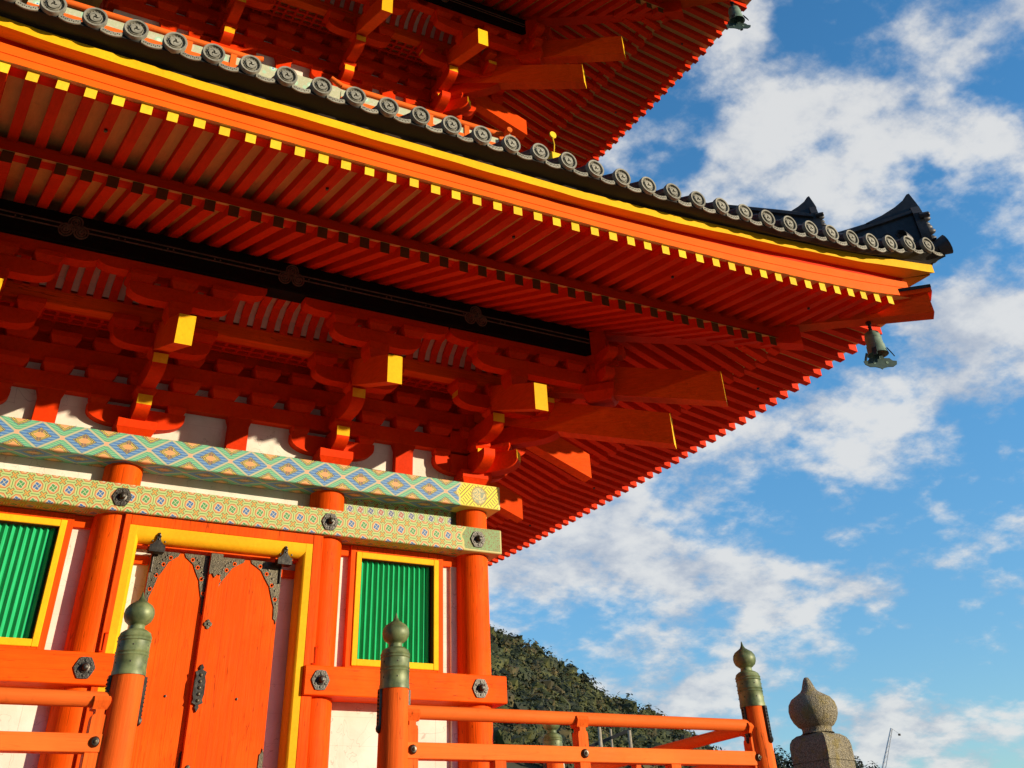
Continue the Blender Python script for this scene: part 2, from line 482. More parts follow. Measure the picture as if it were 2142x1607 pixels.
# ------------------------------------------------------------------ mesh helpers
class MB:
    def __init__(self):
        self.v = []; self.f = []; self.m = []; self.T = None

    def add(self, vs, fs, mi=0):
        o = len(self.v)
        for p in vs:
            p = Vector(p)
            self.v.append(tuple(self.T @ p) if self.T is not None else tuple(p))
        for i, f in enumerate(fs):
            self.f.append(tuple(o + j for j in f))
            self.m.append(mi[i] if isinstance(mi, (list, tuple)) else mi)

    def box(self, x0, x1, y0, y1, z0, z1, mi=0, b=0.0):
        if b <= 0:
            vs = [(x, y, z) for x in (x0, x1) for y in (y0, y1) for z in (z0, z1)]
            self.add(vs, [(0, 1, 3, 2), (4, 6, 7, 5), (0, 4, 5, 1), (2, 3, 7, 6), (0, 2, 6, 4), (1, 5, 7, 3)], mi)
            return
        X, Y, Z = (x0, x1), (y0, y1), (z0, z1)
        idx = {}; vs = []
        for i in (0, 1):
            for j in (0, 1):
                for k in (0, 1):
                    sx, sy, sz = (b if i == 0 else -b), (b if j == 0 else -b), (b if k == 0 else -b)
                    for a, p in (('x', (X[i], Y[j] + sy, Z[k] + sz)), ('y', (X[i] + sx, Y[j], Z[k] + sz)), ('z', (X[i] + sx, Y[j] + sy, Z[k]))):
                        idx[i, j, k, a] = len(vs); vs.append(p)
        fs = []
        for s in (0, 1):
            fs.append([idx[s, 0, 0, 'x'], idx[s, 1, 0, 'x'], idx[s, 1, 1, 'x'], idx[s, 0, 1, 'x']])
            fs.append([idx[0, s, 0, 'y'], idx[1, s, 0, 'y'], idx[1, s, 1, 'y'], idx[0, s, 1, 'y']])
            fs.append([idx[0, 0, s, 'z'], idx[1, 0, s, 'z'], idx[1, 1, s, 'z'], idx[0, 1, s, 'z']])
        for p in (0, 1):
            for q in (0, 1):
                fs.append([idx[0, p, q, 'y'], idx[1, p, q, 'y'], idx[1, p, q, 'z'], idx[0, p, q, 'z']])
                fs.append([idx[p, 0, q, 'x'], idx[p, 1, q, 'x'], idx[p, 1, q, 'z'], idx[p, 0, q, 'z']])
                fs.append([idx[p, q, 0, 'x'], idx[p, q, 1, 'x'], idx[p, q, 1, 'y'], idx[p, q, 0, 'y']])
        for i in (0, 1):
            for j in (0, 1):
                for k in (0, 1):
                    fs.append([idx[i, j, k, 'x'], idx[i, j, k, 'y'], idx[i, j, k, 'z']])
        self.add(vs, fs, mi)

    def hexa(self, p, mi=0):
        """p: 4 bottom points in order, 4 top points in the same order; mi may be 6 ids (bottom, top, sides)."""
        self.add(p, [(3, 2, 1, 0), (4, 5, 6, 7), (0, 1, 5, 4), (1, 2, 6, 5), (2, 3, 7, 6), (3, 0, 4, 7)], mi)

    def prism(self, poly, axis, a, b, mi=0, side=None, cap=None):
        n = len(poly)
        if axis == 'x': mk = lambda p, t: (t, p[0], p[1])
        elif axis == 'y': mk = lambda p, t: (p[0], t, p[1])
        else: mk = lambda p, t: (p[0], p[1], t)
        vs = [mk(p, a) for p in poly] + [mk(p, b) for p in poly]
        fs = [tuple(range(n))[::-1], tuple(range(n, 2 * n))] + [(i, (i + 1) % n, n + (i + 1) % n, n + i) for i in range(n)]
        mm = [mi if cap is None else cap] * 2 + [(side[i] if side else mi) for i in range(n)]
        self.add(vs, fs, mm)

    def lathe(self, prof, c=(0, 0, 0), seg=20, mi=0, axis='z', mis=None):
        vs = []; fs = []; mm = []
        n = len(prof)
        for i in range(seg):
            a = 2 * math.pi * i / seg
            for r, h in prof:
                x, y = r * math.cos(a), r * math.sin(a)
                p = (x, y, h) if axis == 'z' else ((h, x, y) if axis == 'x' else (x, -h, y))
                vs.append((p[0] + c[0], p[1] + c[1], p[2] + c[2]))
        for i in range(seg):
            j = (i + 1) % seg
            for k in range(n - 1):
                fs.append((i * n + k, j * n + k, j * n + k + 1, i * n + k + 1)); mm.append(mis[k] if mis else mi)
        if prof[0][0] > 1e-6: fs.append(tuple(i * n for i in range(seg))[::-1]); mm.append(mis[0] if mis else mi)
        if prof[-1][0] > 1e-6: fs.append(tuple(i * n + n - 1 for i in range(seg))); mm.append(mis[-1] if mis else mi)
        self.add(vs, fs, mm)

    def tube(self, p0, p1, r, seg=10, mi=0, r1=None):
        p0, p1 = Vector(p0), Vector(p1); d = (p1 - p0)
        q = d.to_track_quat('Z', 'Y'); L = d.length; r1 = r if r1 is None else r1
        vs = []
        for t, rr in ((0, r), (L, r1)):
            for i in range(seg):
                a = 2 * math.pi * i / seg
                vs.append(tuple(p0 + q @ Vector((rr * math.cos(a), rr * math.sin(a), t))))
        fs = [(i, (i + 1) % seg, seg + (i + 1) % seg, seg + i) for i in range(seg)]
        fs += [tuple(range(seg))[::-1], tuple(range(seg, 2 * seg))]
        self.add(vs, fs, mi)

    def build(self, name, mats, parent=None, smooth=True, weld=False):
        me = bpy.data.meshes.new(name)
        me.from_pydata(self.v, [], self.f)
        for q in mats: me.materials.append(q)
        me.polygons.foreach_set('material_index', self.m)
        bm = bmesh.new(); bm.from_mesh(me)
        if weld: bmesh.ops.remove_doubles(bm, verts=bm.verts, dist=1e-5)
        bmesh.ops.recalc_face_normals(bm, faces=bm.faces)
        bm.to_mesh(me); bm.free()
        if smooth:
            me.polygons.foreach_set('use_smooth', [True] * len(me.polygons))
            me.set_sharp_from_angle(angle=R(32))
        o = bpy.data.objects.new(name, me); COL.objects.link(o)
        if parent: o.parent = parent
        return o


def copy_of(o, parent=None, loc=None, rz=None, kids=True):
    c = o.copy(); COL.objects.link(c)
    if parent is not None: c.parent = parent
    if loc is not None: c.location = loc
    if rz is not None: c.rotation_euler = (0, 0, rz)
    if kids:
        for ch in list(o.children): copy_of(ch, c)
    return c


def empty(name, label, cat, loc=(0, 0, 0), group=None):
    o = bpy.data.objects.new(name, None); COL.objects.link(o)
    o.location = loc; o['label'] = label; o['category'] = cat
    if group: o['group'] = group
    return o


def tag(o, label, cat, group=None):
    o['label'] = label; o['category'] = cat
    if group: o['group'] = group
    return o


def structure(o): o['kind'] = 'structure'; return o


def interp(tab, t):
    if t <= tab[0][0]: return tab[0][1]
    for (a, va), (b, vb) in zip(tab, tab[1:]):
        if t <= b: return va + (vb - va) * (t - a) / (b - a)
    return tab[-1][1]


# ------------------------------------------------------------------ the pagoda
pagoda = empty('pagoda', 'tall vermilion pagoda with yellow rafter ends, green slatted windows and curved dark tile roofs', 'pagoda')
SP = .22                 # rafter spacing
HPI = math.pi / 2


def arm_side(L, z0, z1, cut=.24, rise=.1, n=7, both=True):
    """Bracket-arm outline with rounded lower ends: points (u, z)."""
    p = []
    for i in range(n + 1):
        a = HPI * i / n
        p.append((-L + cut * (1 - math.cos(a)), z0 + rise * (1 - math.sin(a))))
    if both:
        p += [(-u, z) for u, z in p[::-1]]
    return p


def block(mb, x, y, z0, z1, a, taper=.72, mi=0, b=.006):
    zm = z0 + (z1 - z0) * .48
    h, t = a / 2, a / 2 * taper
    mb.box(x - h, x + h, y - h, y + h, zm, z1, mi, b)
    mb.hexa([(x - t, y - t, z0), (x + t, y - t, z0), (x + t, y + t, z0), (x - t, y + t, z0),
             (x - h + .003, y - h + .003, zm + .002), (x + h - .003, y - h + .003, zm + .002), (x + h - .003, y + h - .003, zm + .002), (x - h + .003, y + h - .003, zm + .002)], mi)


def arm_u(mb, x0, o, L0, L1, z0, z1, w=.145, cut=.24, rise=.1, mi=0, end_mi=None):
    """Arm running along the wall, from x0-L0 to x0+L1, centred at outward distance o (front face)."""
    A = [(u + L0, z) for u, z in arm_side(L0, z0, z1, cut, rise, both=False)]     # distance from left end
    left = [(x0 - L0 + d, z) for d, z in A]
    right = [(x0 + L1 - d, z) for d, z in A[::-1]]
    poly = [(x0 - L0, z1)] + left + right + [(x0 + L1, z1)]
    n = len(poly)
    side = [mi] * n
    if end_mi is not None:
        side[0] = end_mi; side[n - 2] = end_mi
    mb.prism(poly, 'y', -o - w / 2, -o + w / 2, mi, side)


def arm_o(mb, x0, o0, o1, z0, z1, w=.15, cut=.26, rise=.12, mi=0, end_mi=1):
    """Arm projecting outward (towards -y) with a yellow-painted end."""
    pts = []
    for i in range(8):
        a = HPI * i / 7
        pts.append((o1 - cut * (1 - math.cos(a)), z0 + rise * (1 - math.sin(a))))
    poly = [(-o1, z1)] + [(-o, z) for o, z in pts] + [(-o0, z0), (-o0, z1)]
    side = [mi] * len(poly); side[0] = end_mi
    mb.prism(poly, 'x', x0 - w / 2, x0 + w / 2, mi, side)


def tail(mb, x0, o0, o1, zb, slope, h=.30, w=.165, mi=0, end_mi=1):
    za = zb + slope * (o1 - o0)
    a, b = x0 - w / 2, x0 + w / 2
    mb.hexa([(a, -o0, za), (b, -o0, za), (b, -o1, zb), (a, -o1, zb), (a, -o0, za + h), (b, -o0, za + h), (b, -o1, zb + h), (a, -o1, zb + h)],
            [mi, mi, mi, mi, end_mi, mi])


BR = [M['orange_a'], M['yellow']]
BT = [M['adze'], M['yellow']]


def bracket_set(hw, dz, corner, parent, split=True):
    """Three-step bracket set built over the column at u=0 (front face). corner adds the hip members."""
    s = MB()
    def z(v): return v + dz
    arm_u(s, 0, hw, .50, .50, z(5.77), z(5.96), .15, .30, .13)
    arm_o(s, 0, hw - .3, hw + .36, z(5.78), z(6.0), .15, .28, .12)
    arm_o(s, 0, hw - .3, hw + .76, z(6.07), z(6.28), .15, .26, .11)
    R1 = .53 if not corner else 1.16 + .34
    arm_u(s, 0, hw + .62, .51, .51 if not corner else .62 + .30, z(6.35), z(6.51), .145, .22, .10, 0, 1 if corner else None)
    arm_u(s, 0, hw + 1.16, .53, R1, z(6.60), z(6.76), .145, .24, .10)
    arm_u(s, 0, hw + 1.16, .88, .88 if not corner else 1.16 + .45, z(6.86), z(6.98), .145, .20, .07)
    core = s.build('bracket_set', BR, parent)
    blocks = [(0, hw, 5.62, 5.80, .40), (0, hw + .25, 6.0, 6.085, .21), (0, hw + .63, 6.28, 6.365, .21),
              (0, hw + 1.16, 6.43, 6.61, .24)]
    blocks += [(-.40, hw, 5.95, 6.04, .20), (.40, hw, 5.95, 6.04, .20)]
    us2 = (-.41, 0, .41) if not corner else (-.41, 0, .62)
    us3 = (-.42, 0, .42) if not corner else (-.42, 0, .42, .82, 1.16)
    blocks += [(u, hw + .62, 6.505, 6.635, .27) for u in us2]
    blocks += [(u, hw + 1.16, 6.755, 6.865, .28) for u in us3]
    for (x, o, a, b, w) in blocks:
        q = MB(); block(q, x, -o, z(a), z(b), w); q.build('bearing_block', BR, core)
    q = MB(); tail(q, 0, hw - .3, hw + 1.72, z(5.96), .36); q.build('tail_rafter', BT, core)
    return core


def hip_set(hw, dz, parent):
    """Diagonal members at the front right corner; local -y is the hip direction."""
    def z(v): return v + dz
    r2 = math.sqrt(2)
    T = Matrix.Translation((hw, -hw, 0)) @ Matrix.Rotation(R(45), 4, 'Z')
    s = MB(); s.T = T
    arm_o(s, 0, -.2, .44 * r2, z(5.78), z(6.0), .17, .30, .12)
    arm_o(s, 0, -.2, .82 * r2, z(6.07), z(6.28), .17, .30, .11)
    core = s.build('bracket_set', BR, parent)
    core['label'] = 'diagonal corner bracket arms'
    for o_, a_, b_ in ((.30, 6.0, 6.085), (.66, 6.28, 6.365), (.62, 6.505, 6.635)):
        q = MB(); q.T = T; block(q, 0, -o_ * r2, z(a_), z(b_), .24); q.build('bearing_block', BR, core)
    q = MB(); q.T = T
    tail(q, 0, .1, 1.77 * r2, z(5.79), .36 / r2, .36, .19); q.build('tail_rafter', BT, core)
    q = MB(); q.T = T
    tail(q, 0, .3, 2.25 * r2, z(6.19), .30 / r2, .36, .19); q.build('tail_rafter', BT, core)
    q = MB(); q.T = T
    o = 1.20 * r2
    q.box(-.15, .15, -o - .15, -o + .15, z(6.56), z(7.30), 0, .01)
    block(q, 0, -o, z(6.42), z(6.60), .40)
    block(q, 0, -o - .16, z(6.78), z(6.90), .22); block(q, 0, -o - .24, z(6.96), z(7.08), .24)
    q.build('hip_post', BR, core)
    return core


# measured eave curves: rise above the middle against the distance from the corner
TIP_RISE = [(0, .235), (.44, .187), (.88, .147), (1.76, .088), (2.64, .049), (4.4, .011), (6.8, 0)]
# trim lower edge measured on the plane o=7.12, tile centres on o=7.35: (u, z); moved along the sight lines to their true planes
RAW_TRIM = [(-.242, 6.926), (.72, 6.930), (1.767, 6.930), (2.989, 6.970), (4.356, 7.058), (5.261, 7.133), (6.254, 7.245), (6.96, 7.335)]
RAW_TILE = [(-.17, 7.122), (1.08, 7.122), (2.62, 7.122), (3.59, 7.148), (3.89, 7.16), (4.2, 7.169), (4.5, 7.182), (4.83, 7.216), (5.12, 7.233), (5.44, 7.263), (5.755, 7.305), (6.10, 7.38), (6.435, 7.455), (6.747, 7.514)]
TRIM_O, TRIM_F, TILE_O, TILE_F = 6.945, .115, 7.12, .07


def flare(f, t): return f * max(0, 1 - t / 1.6) ** 2


def resight(raw, om, on, f):
    out = []
    for u, zz in raw:
        o = on
        for _ in range(4):
            k = (13.712 - o) / (13.712 - om)
            u2 = -2.973 + (u + 2.973) * k
            o = on + flare(f, max(0, on + f - u2))
        out.append((u2, 1.6 + (zz - 1.6) * k))
    return out


TRIM_Z = resight(RAW_TRIM, 7.12, TRIM_O, TRIM_F)
TILE_Z = resight(RAW_TILE, 7.35, TILE_O, TILE_F)
TZ0, DZ0 = min(q[1] for q in TRIM_Z), TILE_Z[0][1]
TRIM_RISE = [(TRIM_O + TRIM_F - u, zz - TZ0) for u, zz in TRIM_Z[::-1]]
TILE_RISE = [(TILE_O + TILE_F - u, zz - DZ0) for u, zz in TILE_Z[::-1]]


def storey_eaves(hw, dz, lower):
    TP = hw + 3.97                        # plane of the flying rafter tips
    d0 = TP - 6.83
    def z(v): return v + dz
    def O(o): return o + d0               # outward distance written for the lower eaves
    def tiprise(u): return interp(TIP_RISE, TP - abs(u))

    def zbase(o): return z(7.32 - .373 * (o - d0 - 4.12))

    def zfly(o, u):
        k = (o - O(5.3)) / 1.53
        return z(6.752) + .18 * (TP - o) + tiprise(u) * max(0, k)

    def flying(mb, u):
        u += random.uniform(-.004, .004)
        w = .0455 + random.uniform(-.0015, .0015)
        a = max(O(5.40), abs(u) + .06); b = TP
        b += random.uniform(-.010, .006); za, zb, h = zfly(a, u), zfly(b, u) + random.uniform(-.004, .003), .102
        mb.hexa([(u - w, -a, za), (u + w, -a, za), (u + w, -b, zb), (u - w, -b, zb),
                 (u - w, -a, za + h), (u + w, -a, za + h), (u + w, -b, zb + h), (u - w, -b, zb + h)], [0, 0, 0, 0, 1, 0])

    def base(mb, u):
        u += random.uniform(-.004, .004)
        w = .05
        a = max(hw + .1, abs(u) + .05); b = O(5.70)
        if a > b - .05: return False
        r = .12 * tiprise(u)
        za, zb, h = zbase(a), zbase(b) + r, .12
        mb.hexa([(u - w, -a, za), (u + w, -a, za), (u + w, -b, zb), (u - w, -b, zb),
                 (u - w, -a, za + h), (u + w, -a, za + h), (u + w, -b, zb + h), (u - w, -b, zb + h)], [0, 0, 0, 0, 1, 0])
        return True

    FR = [M['red_y'], M['gold']]; FB = [M['red_y'], M['tip_shade']]
    us = []
    k = 0
    while True:
        u = TP - 2.1 * SP - SP * k
        if u < -(TP - 2.0 * SP): break
        us.append(u); k += 1
    if lower:
        restf, restb = MB(), MB()
        for rz, keep in ((0, lambda u: u > -3.75), (HPI, lambda u: u < 2.6)):
            for u in us:
                if keep(u):
                    q = MB(); flying(q, u); o = q.build('flying_rafter', FR, pagoda, False); o.rotation_euler.z = rz
                    q = MB()
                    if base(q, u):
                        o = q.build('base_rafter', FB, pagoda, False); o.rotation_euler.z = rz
                else:
                    T = Matrix.Rotation(rz, 4, 'Z')
                    restf.T = T; restb.T = T; flying(restf, u); base(restb, u)
        restf.T = restb.T = Matrix.Rotation(-HPI, 4, 'Z')
        for u in us: flying(restf, u); base(restb, u)
    else:
        restf, restb = MB(), MB()
        for rz in (0, HPI):
            T = Matrix.Rotation(rz, 4, 'Z'); restf.T = T; restb.T = T
            for u in us: flying(restf, u); base(restb, u)
    o = restf.build('flying_rafter', FR, pagoda, False); o['kind'] = 'stuff'
    o['label'] = 'far rows of flying rafters' if lower else 'flying rafters of the upper eaves'
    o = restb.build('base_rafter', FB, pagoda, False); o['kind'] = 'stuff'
    o['label'] = 'far rows of base rafters' if lower else 'base rafters of the upper eaves'

    FL = {6.945: .115, 6.947: .115, 7.12: .07, 7.05: .09, 6.93: .115, 6.955: .115}
    stations = [-TP - 1 + .12 * i for i in range(int((2 * TP + 2) / .12) + 1)]

    def sweep(prof, rise, mis, closed=True):
        """prof: (o, z, lift) points; rise(u) scaled by lift; mitred at the hips."""
        mb = MB(); n = len(prof)
        us_ = [u for u in stations if abs(u) < max(p[0] for p in prof) + .13]
        vs = []
        for u in us_:
            for (o, zz, lift) in prof:
                fl = flare(FL.get(round(o - d0, 3), 0), o + FL.get(round(o - d0, 3), 0) - abs(u))
                uu = math.copysign(min(abs(u), o + FL.get(round(o - d0, 3), 0)), u)
                vs.append((uu, -o - fl, zz + (lift(uu) if callable(lift) else lift * rise(uu))))
        fs, mm = [], []
        for i in range(len(us_) - 1):
            for j in range(n if closed else n - 1):
                k = (j + 1) % n
                fs.append((i * n + j, (i + 1) * n + j, (i + 1) * n + k, i * n + k)); mm.append(mis[j])
        mb.add(vs, fs, mm)
        return mb

    def both(mb, name, mats, label=None, weld=True):
        o = mb.build(name, mats, pagoda, True, weld)
        if label: o['label'] = label
        copy_of(o, pagoda, rz=HPI)
        if lower: copy_of(o, pagoda, rz=-HPI)
        return o

    # soffit boards
    mb = MB()
    for rz in (0, HPI, math.pi, -HPI):
        mb.T = Matrix.Rotation(rz, 4, 'Z')
        rows = [hw - .2, O(4.2), O(5.1), O(5.72)]
        for a, b in zip(rows, rows[1:]):
            mb.add([(-a, -a, zbase(a) + .115), (a, -a, zbase(a) + .115), (b, -b, zbase(b) + .115), (-b, -b, zbase(b) + .115)], [(0, 1, 2, 3)])
    for rz in (0, HPI, math.pi, -HPI):
        mb.T = Matrix.Rotation(rz, 4, 'Z')
        a, b = O(5.5), O(6.86)
        q = [u for u in stations if abs(u) < b + .13]
        vs = []
        for u in q:
            for o in (a, b):
                uu = math.copysign(min(abs(u), o), u)
                vs.append((uu, -o, zfly(o, uu) + .098))
        mb.add(vs, [(2 * i, 2 * i + 2, 2 * i + 3, 2 * i + 1) for i in range(len(q) - 1)])
    mb.build('soffit_board', [M['cream']], pagoda, False)

    # board on the base rafter tips, fascia, yellow trim
    rb = lambda u: tiprise(u)
    zt = zbase(O(5.66)) + .12
    both(sweep([(O(5.66), zt, .3), (O(5.66), zt + .115, .55), (O(5.52), zt + .12, .55), (O(5.52), zt, .3)], rb, [0, 0, 0, 0]), 'eave_batten', [M['red_x']])
    kr = lambda u: tiprise(u) * 1.28
    tr = lambda u: interp(TRIM_RISE, O(TRIM_O + TRIM_F) - abs(u))
    wob = lambda u: (.003 * math.sin(u * 5.1) + .002 * math.sin(u * 11.3 + 1)) if lower else 0
    trw = lambda u: tr(u) + wob(u)
    ft = lambda u: max(kr(u), tr(u) * .93)
    half = lambda u: kr(u) * .5 + ft(u) * .5
    mb = sweep([(O(6.80), z(6.842), kr), (O(6.80), z(6.945), lambda u: kr(u) * .75 + ft(u) * .25), (O(6.808), z(6.948), lambda u: kr(u) * .75 + ft(u) * .25), (O(6.808), z(7.032), half), (O(6.775), z(7.035), half), (O(6.775), z(7.1), ft), (O(6.69), z(7.1), ft), (O(6.69), z(6.842), kr)], None, [0, 0, 0, 1, 1, 1, 1, 1])
    both(mb, 'fascia', [M['fascia'], M['red_x']])
    z0 = z(TZ0)
    both(sweep([(O(6.945), z0, trw), (O(6.947), z0 + .083, lambda u: tr(u) * 1.06), (O(6.75), z0 + .10, lambda u: tr(u) * 1.06), (O(6.77), z(7.085), ft), (O(6.80), z(7.078), lambda u: ft(u) * .6 + tr(u) * .4)],
               None, [0, 0, 1, 1, 2]), 'eave_trim', [M['yellow'], M['red_x'], M['soffit_bounce']])
    # bed of mortar and the flat tiles' underside
    sr = lambda u: interp(TILE_RISE, O(TILE_O + TILE_F) - abs(u))
    bed = lambda u: tr(u) * .7 + sr(u) * .3 + (.010 * math.sin(u * 7.3) * math.sin(u * 3.1 + 1) if lower else 0)
    dd = z(DZ0)
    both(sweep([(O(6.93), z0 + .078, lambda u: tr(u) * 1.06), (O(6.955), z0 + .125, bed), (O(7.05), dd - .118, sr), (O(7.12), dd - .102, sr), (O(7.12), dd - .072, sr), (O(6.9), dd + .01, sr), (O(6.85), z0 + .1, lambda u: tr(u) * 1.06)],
               None, [1, 0, 0, 0, 0, 0, 1]), 'tile_bed', [M['tile_shade'], M['tile_worn']])

    # roof surface
    mb = MB()
    os_ = [O(7.12), O(6.95), O(6.5), O(6.0), O(5.4), O(4.8), O(4.2), O(3.6), O(3.0)]
    ss = [i / 30 for i in range(-30, 31)]
    for rz in (0, HPI, math.pi, -HPI):
        mb.T = Matrix.Rotation(rz, 4, 'Z')
        vs = []
        for o in os_:
            t = O(7.12) - o
            zz = z(DZ0 - .068) + t * .47 + .035 * t * t
            for s in ss:
                u = s * o
                edge = interp(TILE_RISE, O(7.19) * (1 - abs(s)))
                vs.append((u, -o, zz + edge * max(0, 1 - t / 4.2) ** 1.2))
        n = len(ss)
        mb.add(vs, [(i * n + j, i * n + j + 1, (i + 1) * n + j + 1, (i + 1) * n + j) for i in range(len(os_) - 1) for j in range(n - 1)])
    roof = mb.build('roof', [M['tile']], pagoda, True, True)
    roof['label'] = 'lower tiled roof with round tile ends' if lower else 'upper tiled roof'

    # round tile ends with a three-comma swirl
    if lower:
        TE = MB()
        Rr_ = .099
        TE.lathe([(.001, .006), (.050, .006), (.052, .015), (.057, .015), (.059, .006), (.077, .006), (.080, .027), (Rr_ - .004, .029), (Rr_, .02), (Rr_, -.02), (.085, -.03)], (0, 0, 0), 28, 0, 'y', [2, 0, 0, 0, 2, 0, 0, 0, 0, 0])
        for i in range(16):
            a = 2 * math.pi * i / 16
            x, zz = .068 * math.cos(a), .068 * math.sin(a)
            TE.lathe([(.0052, .005), (.004, .012), (.0005, .014)], (x, 0, zz), 6, 0, 'y')
        for kx in range(3):
            a0 = 2 * math.pi * kx / 3
            outer, inner = [], []
            for i in range(13):
                t = i / 12
                ang = a0 + t * 3.3
                rad = .020 + .028 * t
                wd = .0135 * (1 - t) ** .6 + .0015
                outer.append(((rad + wd) * math.cos(ang), (rad + wd) * math.sin(ang)))
                inner.append(((rad - wd) * math.cos(ang), (rad - wd) * math.sin(ang)))
            n = 13
            vs = [(x, -.013, zz) for x, zz in outer] + [(x, -.013, zz) for x, zz in inner] + [(x, -.027, zz) for x, zz in outer] + [(x, -.027, zz) for x, zz in inner]
            fs = []
            for i in range(n - 1):
                fs += [(2 * n + i, 2 * n + i + 1, 3 * n + i + 1, 3 * n + i), (i, i + 1, 2 * n + i + 1, 2 * n + i), (n + i, n + i + 1, 3 * n + i + 1, 3 * n + i)]
            fs.append((0, n, 3 * n, 2 * n))
            TE.add(vs, fs, 0)
        # barrel running up the slope
        seg = 14; vs = []
        for (yy, zz) in ((.0, 0), (.2, .085), (.42, .19)):
            for i in range(seg + 1):
                a = math.pi * (-.15 + 1.3 * i / seg)
                vs.append((.088 * math.cos(a), yy + .015, zz + .088 * math.sin(a) - .01))
        m_ = seg + 1
        TE.add(vs, [(r * m_ + i, r * m_ + i + 1, (r + 1) * m_ + i + 1, (r + 1) * m_ + i) for r in range(2) for i in range(seg)], 1)
        te = TE.build('eave_tile', [M['tile_face'], M['tile'], M['tile_field_shade']], roof)
        FT = MB()
        n = 9; vs = []
        for i in range(n):
            x = -.085 + .17 * i / (n - 1)
            sag = -.022 * (1 - (2 * i / (n - 1) - 1) ** 2)
            for (yy, zz) in ((0, .0), (-.012, .002), (-.012, .044), (0, .047), (.25, .16)):
                vs.append((x, yy, zz + sag))
        FT.add(vs, [(i * 5 + j, (i + 1) * 5 + j, (i + 1) * 5 + j + 1, i * 5 + j + 1) for i in range(n - 1) for j in range(4)], [0, 0, 0, 1] * (n - 1))
        for i in range(9):
            x = -.064 + .016 * i
            sag = -.022 * (1 - (x / .085) ** 2)
            q = .5 if i % 2 else -.5
            FT.box(x - .003, x + .003, -.014, -.01, sag + .016 + (.008 if i % 2 else 0), sag + .027 + (.008 if i % 2 else 0), 2)
        ft = FT.build('flat_eave_tile', [M['tile_face'], M['tile'], M['tile_worn']], roof)
        first = True
        k0 = -21
        for rz in (0, HPI):
            for k in range(-22, 23):
                x = -2.973 + (.005 + .3125 * k + 2.973) * (13.712 - TILE_O) / 6.362
                if abs(x) > 7.06: continue
                if rz and k > 4: continue
                rr = sr(x)
                loc = Vector((x, -TILE_O - .012 - flare(TILE_F, TILE_O + TILE_F - abs(x)), DZ0 + rr))
                slope_t = (sr(x + .1) - sr(x - .1)) / .2
                x2 = x + .148; l2 = Vector((x2, -TILE_O + .0 - flare(TILE_F, TILE_O + TILE_F - abs(x2)), DZ0 - .102 + sr(x2)))
                sl2 = (sr(x2 + .1) - sr(x2 - .1)) / .2
                if rz: loc = Vector((-loc.y, loc.x, loc.z)); l2 = Vector((-l2.y, l2.x, l2.z))
                if first:
                    a, b2 = te, ft; first = False
                    a.location = loc; b2.location = l2
                else:
                    a = copy_of(te, roof, loc); b2 = copy_of(ft, roof, l2)
                j = random.uniform(-.5, .5)
                a.rotation_euler = (random.uniform(-.05, .03), random.uniform(-.05, .05), rz + random.uniform(-.04, .04))
                a.scale = [random.uniform(.965, 1.02)] * 3
                a.location.z += random.uniform(-.006, .006)
                b2.rotation_euler = (0, -math.atan(sl2), rz)

    # corner ridge on the hip with two upturned end tiles
    T = Matrix.Rotation(R(45), 4, 'Z')
    r2 = math.sqrt(2)
    if lower:
        mb = MB(); mb.T = T

        def ridge(p0, p1, zb0, zb1, zt0, zt1, w, n=10):
            vs = []
            for i in range(n + 1):
                t = i / n; p = (p0 + (p1 - p0) * t) * r2
                zb = zb0 + (zb1 - zb0) * t; zt_ = zt0 + (zt1 - zt0) * t ** 1.25
                for (x, zz) in ((-w, zb), (-w, zt_ - .13), (-w * 1.25, zt_ - .12), (-w * 1.25, zt_ - .08), (-w * .7, zt_ - .07), (-w * .55, zt_ - .01), (0, zt_ + .02),
                                (w * .55, zt_ - .01), (w * .7, zt_ - .07), (w * 1.25, zt_ - .08), (w * 1.25, zt_ - .12), (w, zt_ - .13), (w, zb)):
                    vs.append((x, -p, zz))
            k = 13
            fs = [(i * k + j, i * k + j + 1, (i + 1) * k + j + 1, (i + 1) * k + j) for i in range(n) for j in range(k - 1)]
            fs += [tuple(range(k)), tuple(n * k + j for j in range(k))[::-1]]
            mb.add(vs, fs)
        ridge(6.25, 7.03, 7.60, 7.66, 8.11, 8.27, .13)
        ridge(3.4, 6.20, 8.85, 7.80, 9.6, 8.46, .14)
        # carved scrolls on the ridge sides
        for sx in (-1, 1):
            for i in range(5):
                p = (6.42 + .115 * i) * r2
                zc = 7.83 + .02 * i
                for rr in (.055, .03):
                    seg = 12
                    for jj in range(seg):
                        a, b2 = 2 * math.pi * jj / seg, 2 * math.pi * (jj + 1) / seg
                        mb.tube((sx * .132, -p + rr * math.cos(a), zc + rr * math.sin(a)), (sx * .132, -p + rr * math.cos(b2), zc + rr * math.sin(b2)), .010, 5)
        ridge_o = mb.build('corner_ridge', [M['tile']], roof)

        def oni(p, zb, zt_, sc):
            q = MB(); q.T = T @ Matrix.Translation((0, -p * r2, 0))
            # upturned fin seen from the side: outline in (y, z)
            q.prism([(.62 * sc, zt_ - .30 * sc), (.40 * sc, zt_ - .23 * sc), (.22 * sc, zt_ - .15 * sc), (.10 * sc, zt_ - .075 * sc), (.03 * sc, zt_), (-.005 * sc, zt_ + .01), (-.05 * sc, zt_ - .14 * sc), (-.07 * sc, zt_ - .22 * sc), (.05 * sc, zt_ - .30 * sc), (.25 * sc, zt_ - .40 * sc)], 'x', -.09 * sc, .09 * sc)
            # plate with shoulders
            pl = [(-.16, 0), (.16, 0), (.20, .10), (.17, .2), (.19, .30), (.12, .40), (0, .44), (-.12, .40), (-.19, .30), (-.17, .2), (-.20, .10)]
            hgt = (zt_ - .16 * sc - zb) / .44
